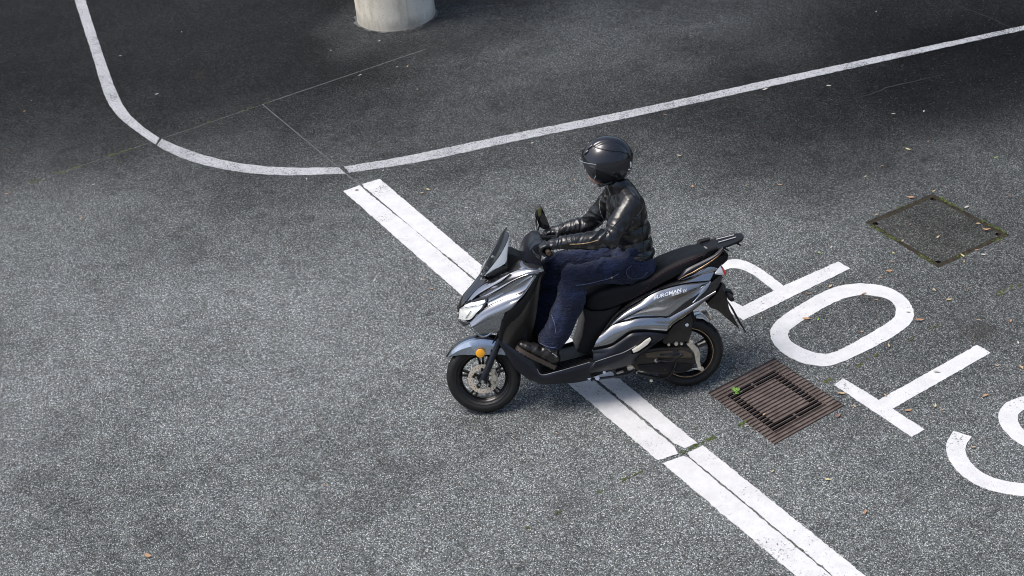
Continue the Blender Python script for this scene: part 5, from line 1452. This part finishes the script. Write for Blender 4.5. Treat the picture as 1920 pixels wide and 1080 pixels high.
# trousers
bm = bmesh.new()
add_ball(bm, (.355, 0, .885), (.125, .165, .115)); add_ball(bm, (.375, -.075, .855), (.105, .095, .095)); add_ball(bm, (.375, .075, .855), (.105, .095, .095))
add_ball(bm, (.365, 0, .955), (.105, .150, .09))
add_cap(bm, [HIPL, HIPL.lerp(KNL, .5), KNL], [.092, .083, .071]); add_cap(bm, [HIPR, HIPR.lerp(KNR, .5), KNR], [.092, .083, .071])
add_cap(bm, [KNL, KNL.lerp(ANL, .3) + V((.026, 0, 0)), KNL.lerp(ANL, .75) + V((.010, 0, 0)), ANL + V((0, 0, .03))], [.076, .090, .084, .080])
add_cap(bm, [KNR, KNR.lerp(ANR, .3) + V((.012, 0, 0)), KNR.lerp(ANR, .75), ANR + V((0, 0, .03))], [.071, .077, .072, .075])
me = remeshed(bm, .0075, 6)
folds(me, [(HIPL, KNL, [.020, .014, .010, .018], 6.5, .7, 1), (HIPR, KNR, [.020, .014, .010, .018], 6.5, .6, 2),
           (KNL, ANL, [.018, .013, .010, .014, .018], 7.5, .6, 3), (KNR, ANR, [.017, .013, .010, .014, .018], 7.5, .55, 4), (V((.36, 0, .86)), V((.37, 0, 1.0)), [.006, .008], 12, .3, 5)])
# open the leg ends square
for a, k in ((ANL, KNL), (ANR, KNR)):
    ax = (a - k).normalized(); e = a + ax * .012
    for v in me.vertices:
        dd = (v.co - e).dot(ax)
        if dd > 0 and (v.co - e).length < .17: v.co -= ax * dd * .92
jeans = mesh_obj('trousers', me, DENIM)
jb = BVHTree.FromPolygons([v.co + RO for v in jeans.data.vertices], [p.vertices[:] for p in jeans.data.polygons])
SEAM = plain('seam_thread', (.10, .12, .20), .8); STUD = plain('copper_rivet', (.5, .33, .22), .35, .7)
def draped(name, pxs, r, mat, parent, bvh, n=30, lift=.001):
    P = drape([tuple(p) for p in crom(pxs, n)], bvh, lift)
    if len(P) < 2: return
    bm = bmesh.new(); add_tube(bm, P, r, 5); return rput(finish(name, bm, mat), parent)
draped('leg_seam', [(1081, 535), (1098, 533), (1120, 528), (1146, 521), (1160, 513)], .0022, SEAM, jeans, jb)
draped('leg_seam', [(1034, 590), (1040, 608), (1042, 624)], .0018, SEAM, jeans, jb)
draped('pocket_seam', [(1184, 498), (1176, 506), (1176, 516), (1186, 523), (1205, 520), (1214, 510)], .0016, SEAM, jeans, jb)
draped('hem_seam', [(1012, 643), (1026, 650), (1045, 653)], .0016, SEAM, jeans, jb)
P = drape([(1147, 520.5)], jb, .001)
if P:
    bm = bmesh.new(); add_ball(bm, P[0], .006); rput(finish('rivet', bm, STUD), jeans)

# jacket
bm = bmesh.new()
WA = V((.365, 0, .915)); CH = V((.335, 0, 1.20))
for t, c, r in ((0, (.372, 0, .925), (.120, .168, .055)), (0, (.372, 0, .985), (.112, .152, .08)), (0, (.358, 0, 1.07), (.122, .158, .10)), (0, (.338, 0, 1.16), (.128, .170, .11)), (0, (.328, 0, 1.235), (.112, .175, .095)),
                (0, (.345, 0, 1.285), (.082, .150, .065)), (0, (.375, -.055, 1.22), (.075, .09, .10)), (0, (.375, .055, 1.22), (.075, .09, .10))):
    add_ball(bm, c, r)
add_cap(bm, [SHL + V((-.01, .045, .02)), SHL, SHL.lerp(ELL, .5), ELL, ELL.lerp(WRL, .4), WRL], [.078, .078, .068, .060, .056, .045])
add_cap(bm, [SHR + V((-.01, -.045, .02)), SHR, SHR.lerp(ELR, .5), ELR, ELR.lerp(WRR, .4), WRR], [.078, .078, .066, .058, .055, .045])
add_cap(bm, [(.325, 0, 1.31), (.302, 0, 1.362)], [.082, .070])
me = remeshed(bm, .0068, 6)
folds(me, [(SHL, ELL, [.003, .006, .009, .012], 11, .5, 11), (ELL, WRL, [.012, .011, .008, .005], 14, .6, 12), (SHR, ELR, [.003, .006, .009, .012], 11, -.5, 13), (ELR, WRR, [.012, .011, .009, .005], 15, .6, 14),
           (WA, CH, [.003, .005, .0015, .001, .001], 11, .35, 15), (CH, V((.33, 0, 1.33)), [.002, .003], 9, .5, 16)])
for v in me.vertices:                   # a clean hem
    zc = .905 - .10 * (v.co.x - .37)
    if v.co.z < zc and v.co.x > .22 and abs(v.co.y) < .2: v.co.z = zc - .004 * min(1, (zc - v.co.z) / .02)
jacket = mesh_obj('jacket', me, LEATHER)
jk = BVHTree.FromPolygons([v.co + RO for v in jacket.data.vertices], [p.vertices[:] for p in jacket.data.polygons])
JSEAM = plain('jacket_seam', (.006, .006, .006), .5)
draped('sleeve_zip', [(1068, 458), (1085, 457.5), (1104, 455), (1122, 450)], .0030, ZIPM, jacket, jk)
draped('jacket_seam', [(1124, 449), (1136, 440), (1150, 425), (1164, 410), (1176, 396)], .0022, JSEAM, jacket, jk)
draped('jacket_seam', [(1199, 372), (1203, 400), (1205, 430), (1207, 455), (1206, 478)], .0020, JSEAM, jacket, jk)
draped('jacket_seam', [(1180, 352), (1186, 362), (1200, 376)], .0022, JSEAM, jacket, jk)
draped('jacket_seam', [(1172, 475), (1188, 480), (1205, 481), (1218, 478)], .0030, JSEAM, jacket, jk)
draped('front_zip', [(1127, 368), (1124, 382), (1126, 398), (1131, 410)], .0028, STEEL, jacket, jk)

# gloves: palm, four curled fingers and a thumb
def glove(wr, c, s, side):
    bm = bmesh.new()
    kn = c + V((-.012, 0, .026))
    add_cap(bm, [wr + V((.045, 0, .0)), wr + V((.0, 0, .002))], [.048, .040])
    pm = wr.lerp(kn, .60)
    add_ball(bm, pm, (.052, .046, .024), Matrix.Rotation(math.atan2((kn - wr).z, -(kn - wr).x), 3, 'Y'))
    add_cap(bm, [wr, pm], [.038, .034])
    for k, (yy, L) in enumerate(((-.033, 1.0), (-.011, 1.08), (.011, 1.03), (.032, .88))):
        y = yy * side
        b = c + V((-.006, y, .030)); r = .0112 if k < 3 else .0098
        add_cap(bm, [pm + V((-.02, y * .8, 0)), b, c + V((-.034 * L, y, .020)), c + V((-.038 * L, y, -.006)), c + V((-.020 * L, y, -.026))], [.013, .0125, r, r * .95, r * .85])
    ty = .048 * side
    add_cap(bm, [wr + V((-.03, side * .028, -.004)), c + V((.030, ty, -.006)), c + V((.006, ty * 1.02, -.024)), c + V((-.016, ty, -.026))], [.019, .0145, .0125, .011])
    me = remeshed(bm, .0040, 3)
    folds(me, [(wr + V((.04, 0, 0)), kn, [.003, .004, .002], 40, .3, 21 + side)])
    return mesh_obj('glove', me, GLOVEM)
g1 = glove(WRL, V((-.193, -.30, 1.105)), 1, 1)
g2 = glove(WRR, V((-.113, .292, 1.01)), 1, -1)
for wr, g in ((WRL, g1), (WRR, g2)):
    bm = bmesh.new()
    for dx in (.002, .030):
        add_tube(bm, [wr + V((dx, .047 * math.cos(a), .047 * math.sin(a))) for a in np.linspace(0, 2 * math.pi, 20)], .0032, 6)
    rput(finish('cuff_strap', bm, GLOVEM), g)

# boots
def boot(an, yy):
    dv = V((-.80, 0, .58)).normalized(); up = V((.58, 0, .80)).normalized()
    heel = V((an.x - .012, yy, an.z - .148))
    at = lambda f, u, y=0: heel + dv * f + up * u + V((0, y, 0))
    rot = Matrix((dv, (0, 1, 0), up)).transposed()
    bm = bmesh.new()
    add_ball(bm, at(.030, .050), (.050, .040, .046), rot); add_ball(bm, at(.085, .056), (.060, .042, .050), rot); add_ball(bm, at(.15, .044), (.060, .046, .036), rot); add_ball(bm, at(.205, .038), (.050, .044, .030), rot); add_ball(bm, at(.235, .034), (.032, .036, .025), rot)
    add_cap(bm, [at(.055, .075), an + V((.0, 0, .03))], [.050, .046])
    me = remeshed(bm, .0055, 4)
    for v in me.vertices:
        u = (v.co - heel).dot(up)
        if u < .016: v.co += up * (.016 - u)
    folds(me, [(at(.02, .05), at(.24, .04), [.002, .005, .006, .001], 26, .3, 31), (at(.05, .08), an, [.004, .005], 30, .3, 33)])
    b = mesh_obj('boot', me, BOOTM)
    bm = bmesh.new()
    outl = [(-.012, -.030), (-.018, 0), (-.012, .030), (.06, .036), (.14, .045), (.21, .046), (.25, .032), (.266, 0), (.25, -.032), (.21, -.046), (.14, -.045), (.06, -.036)]
    P = crom([(*p, 0) for p in outl + [outl[0]]], 49)[:-1]
    lo = [bm.verts.new(at(p[0], -.006 if i % 2 else -.010, p[1] * (1.0 if i % 2 else 1.04))) for i, p in enumerate(P)]; hi = [bm.verts.new(at(p[0], .018, p[1] * (1.0 if i % 2 else 1.03))) for i, p in enumerate(P)]
    bm.faces.new(hi); bm.faces.new(lo[::-1])
    for i in range(len(P)): j = (i + 1) % len(P); bm.faces.new((lo[i], lo[j], hi[j], hi[i]))
    bmesh.ops.recalc_face_normals(bm, faces=bm.faces[:])
    rput(finish('boot_sole', bm, SOLE), b)
    bm = bmesh.new(); add_ball(bm, at(.055, .085, -.047), .006); add_tube(bm, [at(.02, .075, -.038), at(.06, .088, -.047), at(.095, .095, -.040)], .0045, 6)
    rput(finish('boot_buckle', bm, STEEL), b)
boot(ANL, -.158); boot(ANR, .15)

# helmet
HC = V((.243, 0, 1.508)); HP = R(6)
def hsurf(az, pol, k=1.0):
    """az from the front (0) round to the back, pol from the crown"""
    f = math.sin(pol) * math.cos(az); l = math.sin(pol) * math.sin(az); u = math.cos(pol)
    rx = .150 if f > 0 else .153
    p = V((-f * rx, l * .126, u * (.152 if u > 0 else .150)))
    if u < 0:                              # tuck towards the neck
        p.y *= 1 - .20 * u * u; p.x += .03 * u * u * (1 if f < 0 else .6)
    # raised spine with scooped edges over the crown
    ay = abs(l); e = 0
    if u > .05:
        s = 1 / (1 + math.exp((ay - .42) * 38)); e += .0075 * s * min(1, (u - .05) * 4)
        e -= .0035 * math.exp(-((ay - .46) / .03) ** 2) * min(1, (u - .05) * 4)
        s2 = 1 / (1 + math.exp((ay - .66 + .20 * f) * 45)); e += .0035 * s2 * min(1, (u - .05) * 5)
    if f < -.2 and u > -.3: e += .004 / (1 + math.exp((ay - .3) * 30)) * min(1, (-f - .2) * 4)
    p += p.normalized() * e
    p *= k
    return HC + Matrix.Rotation(HP, 3, 'Y') @ p
def brow(az):
    a = abs(math.degrees(az))
    return R(float(np.interp(a, [0, 35, 60, 80, 95, 108, 125, 180], [85, 88, 94, 101, 109, 118, 126, 128])))
def low(az):
    a = abs(math.degrees(az))
    return R(float(np.interp(a, [0, 16, 21, 44, 90, 125, 180], [86, 92, 134, 147, 148, 128.5, 130])))
def hshell(p0, p1, k0, k1, na=96, npol=30, a0=-math.pi, a1=math.pi):
    bm = bmesh.new(); G = []
    for i in range(na + 1):
        az = a0 + (a1 - a0) * i / na
        q0, q1 = p0(az), p1(az)
        G.append([bm.verts.new(hsurf(az, q0 + (q1 - q0) * j / npol, k0 + (k1 - k0) * j / npol)) for j in range(npol + 1)])
    for A, B in zip(G, G[1:]):
        for j in range(npol):
            try: bm.faces.new((A[j], A[j + 1], B[j + 1], B[j]))
            except ValueError: pass
    bmesh.ops.remove_doubles(bm, verts=bm.verts[:], dist=1e-5)
    bmesh.ops.recalc_face_normals(bm, faces=bm.faces[:])
    if sum(f.normal.dot(f.calc_center_median() - HC) for f in bm.faces) < 0: bmesh.ops.reverse_faces(bm, faces=bm.faces[:])
    return bm
bm = hshell(lambda a: .0015, brow, 1, 1)
bmesh.ops.solidify(bm, geom=bm.faces[:], thickness=.007)
helmet = rput(finish('helmet', bm, HELM, angle=50))
for s in (-1, 1):                          # cheek guards below the brow line
    bm = hshell(lambda a: brow(a) - .01, low, .985, .94, 40, 12, R(17) if s > 0 else R(-130), R(130) if s > 0 else R(-17))
    bmesh.ops.solidify(bm, geom=bm.faces[:], thickness=.012)
    rput(finish('cheek_guard', bm, HELMBLK, angle=50), helmet)
bm = hshell(lambda a: R(110), lambda a: R(140), .985, .86, 40, 8, R(128), R(232))
rput(finish('neck_roll', bm, HELMBLK, angle=50), helmet)
bm = hshell(lambda a: R(84), lambda a: R(float(np.interp(abs(math.degrees(a)), [0, 40, 60], [139, 134, 108]))), 1.07, 1.14, 40, 14, R(-60), R(60))
bmesh.ops.solidify(bm, geom=bm.faces[:], thickness=.0022)
vis = rput(finish('visor', bm, VISOR, angle=60), helmet)
bm = bmesh.new()
add_tube(bm, [hsurf(R(a), R(float(np.interp(abs(a), [0, 40, 60], [139, 134, 108]))), 1.14) for a in range(-60, 61, 4)], .0017, 6)
add_tube(bm, [hsurf(R(a), R(84), 1.07) for a in range(-60, 61, 4)], .0015, 6)
rput(finish('visor_rim', bm, plain('visor_edge', (.34, .38, .41), .2)), vis)
bm = bmesh.new()
add_tube(bm, [hsurf(R(a), brow(R(a)) , 1.012) for a in range(-118, -40, 4)], .0042, 6)
add_tube(bm, [hsurf(R(a), brow(R(a)) , 1.012) for a in range(42, 119, 4)], .0042, 6)
rput(finish('edge_trim', bm, HELM), helmet)
for s in (-1, 1):
    bm = bmesh.new()
    add_tube(bm, [hsurf(R(s * a), R(float(np.interp(a, [18, 60, 120, 150], [42, 47, 55, 66]))), 1.012) for a in range(18, 151, 4)], .0038, 6)
    rput(finish('shell_ridge', bm, HELM), helmet)
    bm = bmesh.new()
    for az, po in ((24, 62), (28, 48)):
        add_ball(bm, hsurf(R(s * az), R(po), 1.01), (.026, .010, .007), Matrix.Rotation(R(-35), 3, 'Y'))
    rput(finish('air_vent', bm, GLOSSBLK), helmet)
bm = bmesh.new()                           # pale maker's marks at the back
for (a0, p0), (a1, p1), r in (((-152, 84), (-154, 98), .0045), ((-142, 101), (-152, 102), .004), ((-145, 121), (-156, 117), .004)):
    add_tube(bm, [hsurf(R(a0 + (a1 - a0) * t), R(p0 + (p1 - p0) * t), 1.012) for t in np.linspace(0, 1, 8)], [r * .4] + [r] * 6 + [r * .4], 6)
bm.transform(Matrix.Identity(4))
rput(finish('back_mark', bm, WHITEPRINT), helmet)
bm = bmesh.new()
add_tube(bm, [tuple(p) for p in crom([hsurf(R(-95), R(140), .93), V((.20, -.055, 1.385)), V((.185, 0, 1.372)), V((.20, .055, 1.385)), hsurf(R(95), R(140), .93)], 24)], .008, 8)
rput(finish('chin_strap', bm, HELMBLK), helmet)
